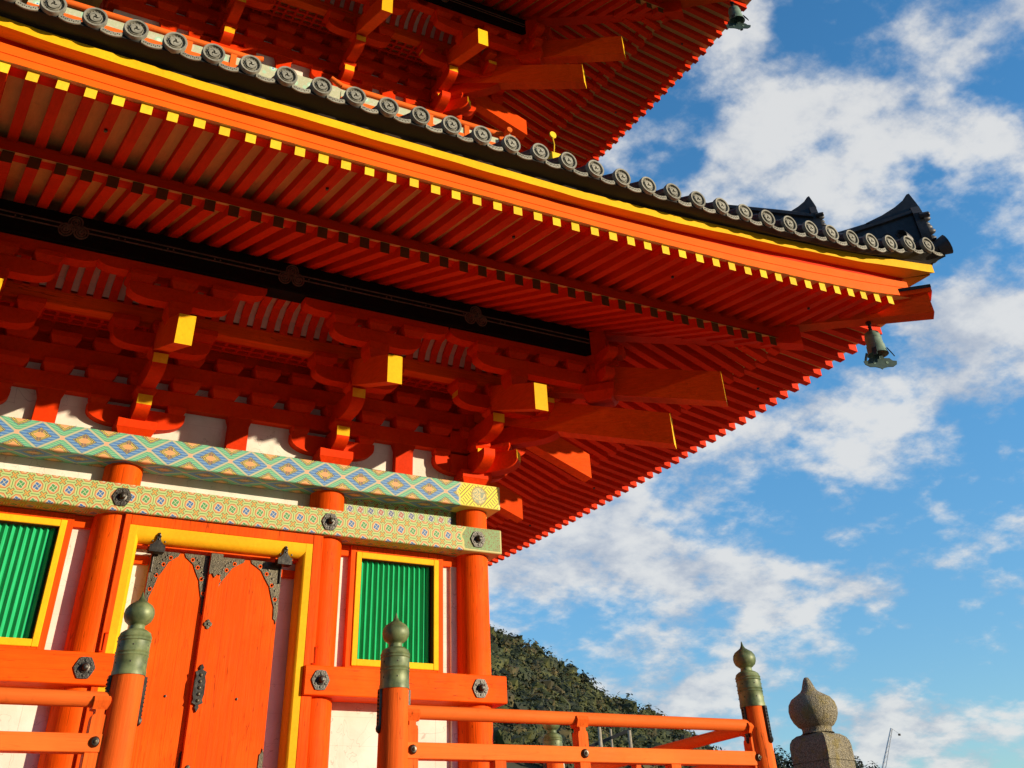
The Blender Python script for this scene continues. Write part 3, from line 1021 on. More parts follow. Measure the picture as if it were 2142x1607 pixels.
            q.prism([(x * sc, zb + zz * hgt) for x, zz in pl], 'y', -.06 * sc, .05 * sc)
            for (x, zz, rr) in ((-.07, .27, .045), (.07, .27, .045), (0, .20, .06), (-.09, .12, .05), (.09, .12, .05), (0, .33, .04), (0, .08, .05)):
                q.lathe([(rr * sc, 0), (rr * sc * .9, .05 * sc), (rr * sc * .5, .085 * sc), (.0005, .10 * sc)], (x * sc, -.055 * sc, zb + zz * hgt), 10, 0, 'y')
            for sx in (-1, 1):
                q.lathe([(.035 * sc, -.02), (.035 * sc, .09 * sc), (.028 * sc, .1 * sc), (.001, .1 * sc)], (sx * .20 * sc, -.03, zb + .26 * hgt), 10, 0, 'y')
            q.build('ridge_end_tile', [M['tile']], roof)
        oni(7.07, 7.74, 8.46, 1.0)
        oni(6.22, 8.05, 8.70, .78)
        q = MB(); q.T = T
        pts = [(6.75, 7.66), (6.98, 7.67), (7.14, 7.69), (7.24, 7.73)]
        for (a, za), (b, zb), ra, rb_ in zip(pts, pts[1:], (.085, .085, .09), (.085, .09, .125)):
            q.tube((0, -a * r2, za), (0, -b * r2, zb), ra, 14, 0, rb_)
        q.build('corner_tile', [M['tile']], roof)

    # hip rafters
    q = MB(); q.T = T
    w = .10
    a, b = O(4.0) * r2, O(5.83) * r2
    za, zb = zbase(O(4.0)) - .06, z(6.725)
    q.hexa([(-w, -a, za), (w, -a, za), (w, -b, zb), (-w, -b, zb), (-w, -a, za + .24), (w, -a, za + .24), (w, -b, zb + .22), (-w, -b, zb + .22)], [0, 0, 0, 0, 1, 0])
    q.build('hip_rafter', [M['red_y'], M['yellow']], pagoda)['label'] = 'base hip rafter'
    q = MB(); q.T = T
    a, m_, b = O(5.2) * r2, O(5.875) * r2, O(6.93) * r2
    for (p0, z0, p1, z1) in ((a, z(7.04), m_, z(6.96)), (m_, z(6.96), b, z(6.855))):
        q.hexa([(-w, -p0, z0), (w, -p0, z0), (w, -p1, z1), (-w, -p1, z1), (-w, -p0, z0 + .25), (w, -p0, z0 + .25), (w, -p1, z1 + .285), (-w, -p1, z1 + .285)])
    q.hexa([(-w - .03, -b + .55, z(7.11)), (w + .03, -b + .55, z(7.11)), (w + .03, -b - .05, z(7.10)), (-w - .03, -b - .05, z(7.10)),
            (-w - .03, -b + .55, z(7.16)), (w + .03, -b + .55, z(7.16)), (w + .03, -b - .05, z(7.15)), (-w - .03, -b - .05, z(7.15))], 0)
    q.hexa([(-w - .035, -b + .5, z(7.162)), (w + .035, -b + .5, z(7.162)), (w + .035, -b - .055, z(7.152)), (-w - .035, -b - .055, z(7.152)),
            (-w - .035, -b + .5, z(7.20)), (w + .035, -b + .5, z(7.20)), (w + .035, -b - .055, z(7.19)), (-w - .035, -b - .055, z(7.19))], 1)
    q.build('hip_rafter', [M['adze'], M['black_metal']], pagoda)['label'] = 'flying hip rafter with a black metal cap'
    q = MB()
    for rz in (0, HPI):
        q.T = Matrix.Rotation(rz, 4, 'Z')
        for i, u in enumerate(us):
            if i % 9 == 4:
                o = O(6.36)
                q.lathe([(.016, 0), (.016, .016), (.008, .022), (.0005, .022)][::-1], (u, -o, zfly(o, u) - .020), 8)
    o = q.build('rafter_stud', [M['black_metal']], pagoda)
    return us


def storey_frame(hw, dz, lower, cols):
    """Beams, brackets and walls between the columns."""
    def z(v): return v + dz
    f = hw + .26
    # through beams in the wall plane with their rows of blocks
    for name, za, zb in (('wall_beam', 6.03, 6.20), ('wall_beam', 6.31, 6.50), ('wall_beam', 6.62, 6.82)):
        q = MB(); L = hw + .10
        q.box(-L, L, -hw - .075, -hw + .075, z(za), z(zb), 0, .006)
        if za < 6.5:
            x = cols[1] - .44 * 12
            while x < hw:
                if x > -hw: block(q, x, -hw, z(zb - .004), z(zb + .118), .31, .76)
                x += .44
        o = q.build(name, [M['orange_a']], pagoda); copy_of(o, pagoda, rz=HPI); copy_of(o, pagoda, rz=-HPI)
    q = MB(); L = hw + .62 + .34
    q.box(-L, L, -hw - .62 - .0725, -hw - .62 + .0725, z(6.63), z(6.785), 0, .006)
    o = q.build('cross_beam', [M['orange_x']], pagoda); copy_of(o, pagoda, rz=HPI)
    # lattice ceiling between wall and cross beam
    q = MB()
    for oo in (.16, .27, .38, .49):
        q.box(-hw - oo, hw + oo, -hw - oo - .018, -hw - oo + .018, z(6.705), z(6.745))
    x = -hw - .5
    while x < hw + .5:
        q.box(x - .018, x + .018, -hw - .56, -hw - .08, z(6.712), z(6.752)); x += .15
    q.add([(-hw - .6, -hw - .6, z(6.78)), (hw + .6, -hw - .6, z(6.78)), (hw + .02, -hw - .02, z(6.78)), (-hw - .02, -hw - .02, z(6.78))], [(0, 1, 2, 3)], 1)
    o = q.build('lattice_ceiling', [M['red_x'], M['cream']], pagoda, False); copy_of(o, pagoda, rz=HPI)
    # curved ribs with white board behind
    q = MB()
    x = -hw - .55
    prof = [(.69, 6.79), (.74, 6.90), (.86, 7.0), (1.06, 7.03)]
    while x < hw + .6:
        for (o0, z0), (o1, z1) in zip(prof, prof[1:]):
            q.hexa([(x - .043, -hw - o0, z(z0) - .03), (x + .043, -hw - o0, z(z0) - .03), (x + .043, -hw - o1, z(z1) - .03), (x - .043, -hw - o1, z(z1) - .03),
                    (x - .043, -hw - o0, z(z0) + .02), (x + .043, -hw - o0, z(z0) + .02), (x + .043, -hw - o1, z(z1) + .02), (x - .043, -hw - o1, z(z1) + .02)], 0)
        x += .155
    vs = []
    for (oo, zz) in prof: vs += [(-hw - oo, -hw - oo, z(zz) + .012), (hw + oo, -hw - oo, z(zz) + .012)]
    q.add(vs, [(2 * i, 2 * i + 1, 2 * i + 3, 2 * i + 2) for i in range(3)], 1)
    o = q.build('ribbed_cove', [M['orange_a'], M['cove']], pagoda, False); copy_of(o, pagoda, rz=HPI)
    # black purlin with raised lines and crests
    q = MB(); L = hw + 1.16 + .12
    q.box(-L, L, -hw - 1.27, -hw - 1.05, z(6.985), z(7.325), 0, .01)
    q.box(-L - .0, L, -hw - 1.278, -hw - 1.268, z(7.14), z(7.153), 1); q.box(-L, L, -hw - 1.278, -hw - 1.268, z(7.19), z(7.203), 1)
    x = -hw
    while x < hw:
        q.lathe([(.011, 0), (.008, .008), (.0005, .01)], (x, -hw - 1.268, z(7.1715)), 6, 1, 'y'); x += .5
        q.lathe([(.011, 0), (.008, .008), (.0005, .01)], (x - .44, -hw - 1.268, z(7.1715)), 6, 1, 'y')
    pu = q.build('purlin', [M['lacquer'], M['bosslite']], pagoda)
    for cx in ((-2.3, 0, 2.3) if lower else (0, 2.0)):
        q = MB()
        rad = .075
        for (ax, az) in ((-.075, -.03), (.075, -.03), (0, .065)):
            for rr in (1.0, .66, .33):
                q.lathe([(rad * rr, 0), (rad * rr, .008 + .004 / rr), (rad * rr - .012, .008 + .004 / rr), (rad * rr - .012, 0)], (cx + ax, -hw - 1.27, z(7.165) + az), 16, 0, 'y')
        q.build('crest_fitting', [M['bosslite']], pu)
    copy_of(pu, pagoda, rz=HPI)
    # white wall; its upper part red, standing in for shade between the beams
    q = MB()
    q.box(-hw + .02, hw - .02, -hw + .03, -hw + .09, z(5.40), z(6.40))
    q.box(-hw + .02, hw - .02, -hw + .028, -hw + .09, z(6.40), z(7.30), 1)
    o = q.build('upper_wall', [M['white'], M['red_x']], pagoda, False); copy_of(o, pagoda, rz=HPI)
    # struts between the columns
    for a, b in zip(cols, cols[1:]):
        xm = (a + b) / 2
        q = MB()
        q.prism([(xm - .11, z(5.62)), (xm + .11, z(5.62)), (xm + .11, z(5.95)), (xm + .14, z(6.03)), (xm - .14, z(6.03)), (xm - .11, z(5.95))], 'y', -hw - .06, -hw + .04)
        q.build('strut', [M['orange_a']], pagoda)
    # bracket sets
    plain = None
    for i, x in enumerate(cols):
        if i == 0 and not lower: continue
        corner = i == len(cols) - 1
        if corner:
            o = bracket_set(hw, dz, True, pagoda, lower); o.location.x = x
            hip_set(hw, dz, pagoda)
        elif plain is None:
            plain = bracket_set(hw, dz, False, pagoda, lower); plain.location.x = x
        else:
            copy_of(plain, pagoda, (x, 0, 0))
    # the right-hand face
    for i, x in enumerate(cols):
        if i == 0:
            # corner shared with the front: mirrored arms
            q = MB(); q.T = Matrix.Rotation(HPI, 4, 'Z') @ Matrix.Translation((x, 0, 0))
            arm_u(q, 0, hw, .50, .50, z(5.765), z(5.955), .148, .30, .13)
            arm_o(q, 0, hw - .3, hw + .36, z(5.782), z(5.998), .148, .28, .12)
            arm_o(q, 0, hw - .3, hw + .76, z(6.072), z(6.278), .148, .26, .11)
            arm_u(q, 0, hw + .62, .92, .51, z(6.353), z(6.508), .143, .22, .10, 0, 1)
            arm_u(q, 0, hw + 1.16, 1.50, .53, z(6.603), z(6.757), .143, .24, .10)
            arm_u(q, 0, hw + 1.16, 1.61, .88, z(6.863), z(6.978), .143, .20, .07)
            core = q.build('bracket_set', BR, pagoda)
            for (u, o_, a, b, w) in [(0, hw + .25, 6.0, 6.085, .21), (0, hw + .63, 6.28, 6.365, .21), (0, hw + 1.16, 6.43, 6.61, .24), (.41, hw + .62, 6.505, 6.635, .27),
                                     (.42, hw + 1.16, 6.755, 6.865, .275), (0, hw + 1.16, 6.755, 6.865, .275), (-.42, hw + 1.16, 6.755, 6.865, .275), (-.82, hw + 1.16, 6.755, 6.865, .275)]:
                q = MB(); q.T = Matrix.Rotation(HPI, 4, 'Z') @ Matrix.Translation((x, 0, 0)); block(q, u, -o_, z(a), z(b), w)
                q.build('bearing_block', BR, core)
            q = MB(); q.T = Matrix.Rotation(HPI, 4, 'Z') @ Matrix.Translation((x, 0, 0))
            tail(q, 0, hw - .3, hw + 1.72, z(5.96), .36); q.build('tail_rafter', BT, core)
        elif i == 1:
            copy_of(plain, pagoda, (0, x, 0), HPI)


HW = 2.86
COLS = [-2.87, -1.12, 1.075, 2.86]
LOW = 1.55            # veranda deck level

storey_eaves(HW, 0, True)
storey_frame(HW, 0, True, COLS)
HW2, DZ2 = 2.50, 5.62
COLS2 = [-2.50, -.93, .93, 2.50]
storey_eaves(HW2, DZ2 + .07, False)
storey_frame(HW2, DZ2, False, COLS2)

# ---- columns of the ground storey
q = MB()
q.lathe([(.20, LOW), (.192, 3.4), (.19, 5.0), (.187, 5.365)], (0, 0, 0), 40)
col0 = q.build('column', [M['orange_z']], pagoda); col0.location = (COLS[0], -HW, 0)
for x in COLS[1:]: copy_of(col0, pagoda, (x, -HW, 0))
for y in COLS[1:]: copy_of(col0, pagoda, (HW, y, 0))
for y in COLS[1:3]: copy_of(col0, pagoda, (COLS[0], y, 0))


# ---- painted beams
def boss_mesh():
    b = MB()
    p = []
    for i in range(12):
        a = math.pi * i / 6 + math.pi / 6
        r = .092 if i % 2 == 0 else .083
        p.append((r * math.sin(a), r * math.cos(a)))
    b.prism(p, 'y', 0, -.014)
    for i in range(6):
        a = math.pi * i / 3
        b.lathe([(.012, .014), (.010, .02), (.0005, .021)], (.058 * math.sin(a), 0, .058 * math.cos(a)), 8, 0, 'y')
    b.lathe([(.045, .014), (.043, .022), (.03, .026), (.027, .05), (.018, .062), (.0005, .066)], (0, 0, 0), 16, 0, 'y')
    return b


def beam(name, z0, z1, x0, x1, mat, bosses=(), f=3.12, back=2.82):
    q = MB(); q.box(x0, x1, -f, -back, z0, z1, 0, .007)
    o = q.build(name, [mat], pagoda)
    for x in bosses:
        b = boss_mesh().build('hexagonal_boss', [M['boss']], o); b.location = (x, -f, (z0 + z1) / 2)
    return o


o = beam('upper_beam', 5.362, 5.62, -3.12, 3.12, M['diamond']); o['label'] = 'beam painted with blue and green diamonds, yellow end'
q = MB(); q.box(-2.80, 2.80, -3.118, -2.822, 5.362, 5.62, 0, .004)
o = q.build('upper_beam', [M['diamond']], pagoda); o.rotation_euler.z = HPI; copy_of(o, pagoda, rz=-HPI)
o = beam('tie_beam', 4.886, 5.138, -3.12, 3.12, M['octagon'], (-2.81, -1.13, 1.03, 2.81)); o['label'] = 'beam painted with green and blue flower octagons'
q = MB(); q.box(-2.80, 2.80, -3.118, -2.822, 4.886, 5.138, 0, .004)
o = q.build('tie_beam', [M['octagon']], pagoda); o.rotation_euler.z = HPI; copy_of(o, pagoda, rz=-HPI)
beam('sill_beam', 3.452, 3.697, .885, 3.12, M['orange_x'], (1.045, 2.80))
beam('sill_beam', 3.452, 3.697, -3.12, -.905, M['orange_x'], (-2.80, -1.15))
q = MB(); q.box(-2.80, 2.80, -3.118, -2.822, 3.452, 3.697, 0, .004)
o = q.build('sill_beam', [M['orange_x']], pagoda); o.rotation_euler.z = HPI; copy_of(o, pagoda, rz=-HPI)
# floor-level beam hidden below the frame
beam('floor_beam', LOW, LOW + .3, -3.1, 3.1, M['orange_x'])

# ---- walls
for (x0, x1) in ((-2.86, -1.1), (1.1, 2.86)):
    q = MB(); xc = 1.935 if x0 > 0 else -2.035
    q.box(x0, xc - .50, -2.82, -2.66, LOW, 5.37); q.box(xc + .50, x1, -2.82, -2.66, LOW, 5.37)
    q.box(xc - .499, xc + .499, -2.819, -2.66, LOW, 3.75); q.box(xc - .499, xc + .499, -2.819, -2.66, 4.86, 5.37)
    q.build('wall_panel', [M['white']], pagoda, False)
q = MB(); q.box(-1.1, 1.1, -2.86, -2.80, LOW, 4.65); q.box(-1.1, 1.1, -2.80, -2.72, 5.13, 5.37); q.build('wall_panel', [M['white']], pagoda, False)
q = MB(); q.box(1.28, 2.68, -2.86, -2.80, 5.13, 5.375); o = q.build('wall_panel', [M['panel_pat']], pagoda, False); o['label'] = 'panel painted with red, blue and white octagons'
q = MB(); q.box(-2.86, 2.86, -2.80, -2.60, LOW, 5.4); o = q.build('wall_panel', [M['white']], pagoda, False); o.rotation_euler.z = HPI
q = MB(); q.box(-2.6, 2.6, 2.6, 2.8, LOW, 5.6); q.box(-2.8, -2.6, -2.6, 2.6, LOW, 5.6); o = q.build('wall_panel', [M['white']], pagoda, False)


# ---- windows
def window(xc):
    x0, x1, z0, z1 = xc - .492, xc + .492, 3.756, 4.818
    q = MB()
    st = .062
    q.box(x0 - st, x0 + .01, -2.89, -2.80, 3.70, 4.882, 0, .004)
    q.box(x1 - .01, x1 + st, -2.89, -2.80, 3.70, 4.882, 0, .004)
    q.box(x0 + .011, x1 - .011, -2.889, -2.80, z1 - .01, 4.882, 0, .004)
    q.box(x0 + .011, x1 - .011, -2.889, -2.80, 3.70, z0 + .01, 0, .004)
    w = q.build('window', [M['orange_z']], pagoda)
    q = MB(); t = .06; y0, y1 = -2.905, -2.77
    q.box(x0, x0 + t, y0, y1, z0, z1, 0, .005); q.box(x1 - t, x1, y0, y1, z0, z1, 0, .005)
    q.box(x0 + t - .002, x1 - t + .002, y0 + .002, y1, z1 - t, z1 - .001, 0, .005); q.box(x0 + t - .002, x1 - t + .002, y0 + .002, y1, z0 + .001, z0 + t, 0, .005)
    q.box(x0 + t + .0005, x0 + t + .004, y0 + .012, -2.77, z0 + t, z1 - t, 1); q.box(x1 - t - .004, x1 - t - .0005, y0 + .012, -2.77, z0 + t, z1 - t, 1); q.box(x0 + t + .004, x1 - t - .004, y0 + .012, -2.77, z1 - t - .004, z1 - t - .0005, 1)  # thin dark strips standing in for shade on the reveals
    q.build('frame', [M['yellow'], M['reveal_shade']], w)
    q = MB()
    n = 14
    for i in range(n):
        x = x0 + t + (x1 - x0 - 2 * t) * (i + .5) / n + random.uniform(-.002, .002)
        r = .032
        q.prism([(x, -2.812 - r * .8), (x + r, -2.805), (x, -2.80 + r * .4), (x - r, -2.805)], 'z', z0 + .02, z1 - .02)
    q.box(x0 + .02, x1 - .02, -2.79, -2.775, z0, z1)
    q.build('slats', [M['green']], w, False)
    # short rails at the head beside the columns
    for a, b in ((xc - .72, x0 - st), (x1 + st, xc + .78)):
        q = MB(); q.box(a, b, -2.865, -2.81, 4.775, 4.882, 0, .004)
        q.build('head_rail', [M['orange_x']], w)
    return w


window(1.935); window(-2.035)

# ---- door
q = MB()
q.box(-1.052, -.990, -3.08, -2.80, LOW, 4.884, 0, .004)
q.box(.878, .985, -3.08, -2.80, LOW, 4.884, 0, .004)
q.box(-.989, .877, -3.078, -2.80, 4.79, 4.884, 0, .004)
q.box(-.90, .80, -2.98, -2.80, 4.64, 4.788)
door = q.build('door', [M['orange_z']], pagoda)
q = MB()
for xa, d in ((-.991, 1), (.877, -1)):
    q.prism([(xa + d * a, b) for a, b in ((0, -3.076), (.07, -3.076), (.092, -3.062), (.106, -3.035), (.109, -3.0), (.109, -2.90), (0, -2.90))], 'z', LOW, 4.79)
q.prism([(-3.0745, 4.789), (-3.0745, 4.715), (-3.062, 4.685), (-3.035, 4.664), (-3.0, 4.656), (-2.985, 4.656), (-2.985, 4.789)], 'x', -.989, .875)
q.build('frame', [M['yellow']], door)
for a, b in ((-.885, -.72), (.61, .77)):
    q = MB(); q.box(a, b, -2.90, -2.858, 4.50, 4.57); q.build('head_rail', [M['orange_x']], door)


def corner_plate(x0, d, zt, y, bottom, W, H):
    """Pierced corner fitting with a scalloped concave edge."""
    q = MB()
    sg = -1 if bottom else 1
    p = [(0, 0), (W + .012, 0)]
    n = 44
    for i in range(n + 1):
        t = i / n
        ang = HPI * t
        cx = .030 + (W - .030) * (1 - math.sin(ang)) ** .85
        cz = .030 + (H - .030) * (1 - math.cos(ang)) ** .9
        k = .010 * abs(math.sin(ang * 7)) ** .6
        p.append((cx + k * .9, cz + k * .7))
    p += [(.034, H + .012), (.018, H + .022), (.014, H + .055), (.006, H + .03), (0, H)]
    q.prism([(x0 + d * a, zt - sg * b) for a, b in p], 'y', y, y - .009)
    for i in range(9):
        ang = HPI * (i + .5) / 9
        cx = (.030 + (W - .030) * (1 - math.sin(ang)) ** .85) * .62
        cz = (.030 + (H - .030) * (1 - math.cos(ang)) ** .9) * .80
        q.lathe([(.010, .009), (.009, .014), (.0005, .016)], (x0 + d * (cx + .008), y, zt - sg * (cz + .006)), 7, 1, 'y')
    for i in range(4):
        ang = HPI * (i + .6) / 4.4
        cx = (.030 + (W - .030) * (1 - math.sin(ang)) ** .85) * .86
        cz = (.030 + (H - .030) * (1 - math.cos(ang)) ** .9) * .86
        q.lathe([(.019, .009), (.019, .0105), (.011, .0105), (.011, .009)], (x0 + d * cx, y, zt - sg * (cz + .012)), 12, 2, 'y')
    return q.build('corner_plate', [M['plate'], M['black_metal'], M['orange_z']], door)


def leaf(xa, xb, stile):
    q = MB(); q.box(xa, xb, -2.95, -2.90, LOW + .3, 4.612, 0, .004)
    lf = q.build('door_leaf', [M['door_wood']], door)
    w = xb - xa
    for x0, d in ((xa, 1), (xb, -1)):
        corner_plate(x0, d, 4.612, -2.952, False, w * .44, .50)
        corner_plate(x0, d, 2.44, -2.952, True, w * .36, .55)
    q = MB(); q.lathe([(.012, 0), (.011, .006), (.001, .008)], ((xa + xb) / 2 + .05, -2.951, 3.42), 8, 0, 'y')
    q.build('nail_head', [M['black_metal']], door)
    return lf


leaf(-.714, -.125, False); leaf(-.115, .605, True)
q = MB(); q.box(-.145, -.03, -3.0, -2.948, LOW + .3, 4.62, 0, .004)
q.build('meeting_stile', [M['orange_z']], door)
q = MB(); q.T = Matrix.Translation((-.042, 0, -.055))
q.prism([(-.105, 4.68), (.015, 4.68), (.015, 4.51), (.004, 4.49), (-.016, 4.505), (-.045, 4.465), (-.074, 4.505), (-.094, 4.49), (-.105, 4.51)], 'y', -3.002, -3.014)
q.build('stile_cap', [M['plate']], door)
for zz in (4.06, 2.92):
    q = MB(); q.T = Matrix.Translation((-.042, 0, -.055))
    for i in range(4):
        a = math.pi / 2 * i
        q.lathe([(.022, 0), (.018, .012), (.001, .014)], (-.045 + .022 * math.cos(a), -3.001, zz + .022 * math.sin(a)), 8, 0, 'y')
    q.lathe([(.012, 0), (.012, .018), (.001, .022)], (-.045, -3.001, zz), 8, 1, 'y')
    q.build('flower_stud', [M['plate'], M['black_metal']], door)
q = MB(); q.T = Matrix.Translation((-.042, 0, -.055))
p = [(-.045, 3.75), (-.02, 3.72), (-.03, 3.70), (.02, 3.68), (.005, 3.64), (.02, 3.60), (.02, 3.48), (.005, 3.44), (.02, 3.41), (-.03, 3.39), (-.02, 3.37), (-.045, 3.33), (-.07, 3.37), (-.06, 3.39), (-.11, 3.41), (-.095, 3.44), (-.11, 3.48), (-.11, 3.60), (-.095, 3.64), (-.11, 3.68), (-.06, 3.70), (-.07, 3.72)]
q.prism([(-.045 + (a_ + .045) * .8, 3.54 + (b_ - 3.54) * .9) for a_, b_ in p], 'y', -3.001, -3.02)
for i in range(5):
    q.lathe([(.016, .019), (.012, .03), (.001, .034)], (-.045, -3.001, 3.64 - .05 * i), 8, 1, 'y')
q.build('lock_plate', [M['black_metal'], M['plate']], door)
for x in (-.70, .59):
    q = MB(); q.T = Matrix.Translation((0, 0, -.03))
    p = [(-.16, 4.66), (-.12, 4.665), (-.06, 4.71), (-.035, 4.76), (-.05, 4.79), (-.03, 4.80), (-.028, 4.825), (0, 4.85), (.028, 4.825), (.03, 4.80), (.05, 4.79), (.035, 4.76), (.06, 4.71), (.12, 4.665), (.16, 4.66), (.14, 4.635), (-.14, 4.635)]
    q.prism([(x + a * .46, 4.66 + (b - 4.66) * .60) for a, b in p], 'y', -3.078, -3.09)
    q.box(x - .075, x + .075, -3.089, -2.99, 4.60, 4.652)
    q.tube((x, -2.965, 4.45), (x, -2.965, 4.63), .014, 8)
    for dx_ in (-.06, 0, .06):
        q.lathe([(.010, .014), (.007, .02), (.001, .022)], (x + dx_, -3.078, 4.69 + .02 * (1 if dx_ == 0 else 0)), 7, 0, 'y')
    q.lathe([(.016, .012), (.012, .024), (.001, .028)], (x, -3.078, 4.748), 10, 0, 'y')
    q.build('pivot_hinge', [M['black_metal']], door)
# little hooks beside the jambs
for x in (.99, -1.02):
    q = MB()
    q.tube((x, -3.085, 3.71), (x, -3.09, 3.86), .006, 6); q.tube((x, -3.09, 3.86), (x + .022, -3.09, 3.86), .006, 6); q.tube((x, -3.09, 3.715), (x - .03, -3.09, 3.715), .006, 6)
    q.build('hook', [M['red_x']], door)

# ---- second storey: columns, painted beam, small railing
q = MB(); q.lathe([(.17, 9.2), (.165, 10.97)], (0, 0, 0), 24)
c2 = q.build('column', [M['orange_z']], pagoda); c2.location = (COLS2[0], -HW2, 0)
for x in COLS2[1:]: copy_of(c2, pagoda, (x, -HW2, 0))
for y in COLS2[1:]: copy_of(c2, pagoda, (HW2, y, 0))
q = MB(); q.box(-2.76, 2.76, -2.76, -2.46, 10.96, 11.22, 0, .006)
o = q.build('upper_beam', [M['upper_pat']], pagoda); o['label'] = 'upper storey beam painted with pale flowers'
q = MB(); q.box(-2.45, 2.45, -2.758, -2.46, 10.96, 11.22, 0, .006)
o = q.build('upper_beam', [M['upper_pat']], pagoda); o.rotation_euler.z = HPI
q = MB()
for rz in (0, HPI, math.pi, -HPI):
    q.T = Matrix.Rotation(rz, 4, 'Z'); q.box(-2.5, 2.5, -2.46, -2.36, 8.6, 11.1)
q.build('upper_wall', [M['white']], pagoda, False)
q = MB(); q.box(-2.6, 2.6, -2.6, 2.6, 13.2, 13.3); q.build('ceiling_board', [M['cream']], pagoda, False)
q = MB(); q.box(-2.8, 2.8, -2.8, 2.8, 7.6, 7.7); q.build('ceiling_board', [M['cream']], pagoda, False)

q = MB()
RZ, RO = 10.76, 3.32


def koran(q, xa, xb, turn):
    q.tube((xa, -RO, RZ), (xb, -RO, RZ), .045, 12)
    q.box(min(xa, xb), max(xa, xb), -RO - .03, -RO + .03, RZ - .29, RZ - .21)
    q.box(min(xa, xb), max(xa, xb), -RO - .018, -RO + .018, RZ - .21, RZ - .10, 1)
    q.box(min(xa, xb), max(xa, xb), -RO - .04, -RO + .04, RZ - .50, RZ - .40)
    x = min(xa, xb) + .2
    while x < max(xa, xb):
        q.box(x - .04, x + .04, -RO - .035, -RO + .035, RZ - .5, RZ - .05); x += .6


koran(q, -3.5, -.66, 0); koran(q, .66, 3.5, 0)
q.tube((-.66, -RO, RZ), (-.50, -RO, RZ + .05), .045, 12, 0, .038); q.tube((.66, -RO, RZ), (.50, -RO, RZ + .09), .045, 12, 0, .034)
q.T = Matrix.Rotation(HPI, 4, 'Z'); koran(q, -3.5, -.66, 0)
o = q.build('upper_railing', [M['rail'], M['upper_pat']], pagoda); o['label'] = 'orange balcony railing of the upper storey'

# ---- veranda, stairs, stone base (below the frame)
q = MB(); q.box(-5.1, 5.1, -5.1, 5.1, LOW - .12, LOW)
for i in range(-4, 5):
    q.box(i * 1.15 - .09, i * 1.15 + .09, -4.95, -4.77, .4, LOW - .12)
    q.box(4.77, 4.95, i * 1.15 - .09, i * 1.15 + .09, .4, LOW - .12)
q.box(-5.0, 5.0, -4.96, -4.76, LOW - .32, LOW - .122); q.box(4.76, 4.96, -4.7, 5.0, LOW - .32, LOW - .122)
o = q.build('veranda_deck', [M['orange_x']], pagoda, False)
q = MB(); q.box(-6.2, 6.2, -6.2, 6.2, -.05, .4, 0, .03)
for i in range(5): q.box(-1.0, 1.0, -7.4 + .45 * i, -6.2, -.04 + 0 * i, .07 + .06 * i)
q.build('stone_base', [M['stone']], pagoda, False)
q = MB()
for i in range(5): q.box(-1.0, 1.0, -5.15 - .26 * (i + 1), -5.15 - .26 * i + .04, LOW - .06 - .22 * (i + 1), LOW - .22 * (i + 1))
for sx in (-1.07, 1.0): q.hexa([(sx, -6.5, .4), (sx + .07, -6.5, .4), (sx + .07, -5.1, LOW - .25), (sx, -5.1, LOW - .25), (sx, -6.5, .65), (sx + .07, -6.5, .65), (sx + .07, -5.1, LOW), (sx, -5.1, LOW)])
q.build('stair', [M['orange_x']], pagoda, False)


# ------------------------------------------------------------------ balustrades
def newel(parent, x, y, sidex=True):
    q = MB()
    q.lathe([(.128, LOW - .1), (.124, 2.6), (.118, 3.235)], (x, y, 0), 24)
    o = q.build('newel_post', [M['rail_z']], parent)
    q = MB()
    q.lathe([(.119, 3.205), (.125, 3.205), (.125, 3.235), (.121, 3.245), (.121, 3.325), (.126, 3.333), (.120, 3.345), (.126, 3.357), (.121, 3.365), (.1205, 3.425), (.126, 3.432), (.121, 3.445), (.126, 3.455), (.120, 3.465), (.112, 3.485), (.085, 3.503), (.060, 3.512), (.056, 3.535),
             (.060, 3.542), (.072, 3.548), (.098, 3.568), (.111, 3.595), (.114, 3.62), (.108, 3.648), (.088, 3.675), (.055, 3.695), (.028, 3.712), (.014, 3.735), (.006, 3.765), (.0005, 3.775)], (x, y, 0), 32)
    for a in range(6):
        t = a * math.pi / 3 + .3
        for zz in (3.285, 3.395):
            q.lathe([(.006, 0), (.005, .006), (.0005, .007)], (x + .121 * math.cos(t), y + .121 * math.sin(t) + .003, zz), 6, 1, 'y')
    q.build('onion_cap', [M['bronze'], M['black_metal']], o)
    for d in ((1, 0), (-1, 0)) if sidex else ((.35, -.94), (-1, 0)):
        q = MB()
        px, py = x + d[0] * .118, y + d[1] * .118
        tx, ty = -d[1], d[0]
        w = .022
        for (za, zb, ww) in ((2.93, 3.205, w),):
            vs = []
            for off in (0, .022):
                for s in (-1, 1):
                    for zz in (za, zb): vs.append((px + d[0] * off + tx * ww * s, py + d[1] * off + ty * ww * s, zz))
            q.add(vs, [(0, 1, 3, 2), (4, 6, 7, 5), (0, 4, 5, 1), (2, 3, 7, 6), (0, 2, 6, 4), (1, 5, 7, 3)])
        q.lathe([(.001, 2.90), (.02, 2.915), (.026, 2.935), (.02, 2.955), (.001, 2.96)], (px + d[0] * .012, py + d[1] * .012, 0), 8)
        for i in range(9):
            q.lathe([(.001, -.009), (.009, 0), (.001, .009)], (px + d[0] * .024, py + d[1] * .024, 2.97 + .026 * i), 6)
        q.build('iron_strap', [M['black_metal']], o)
    return o


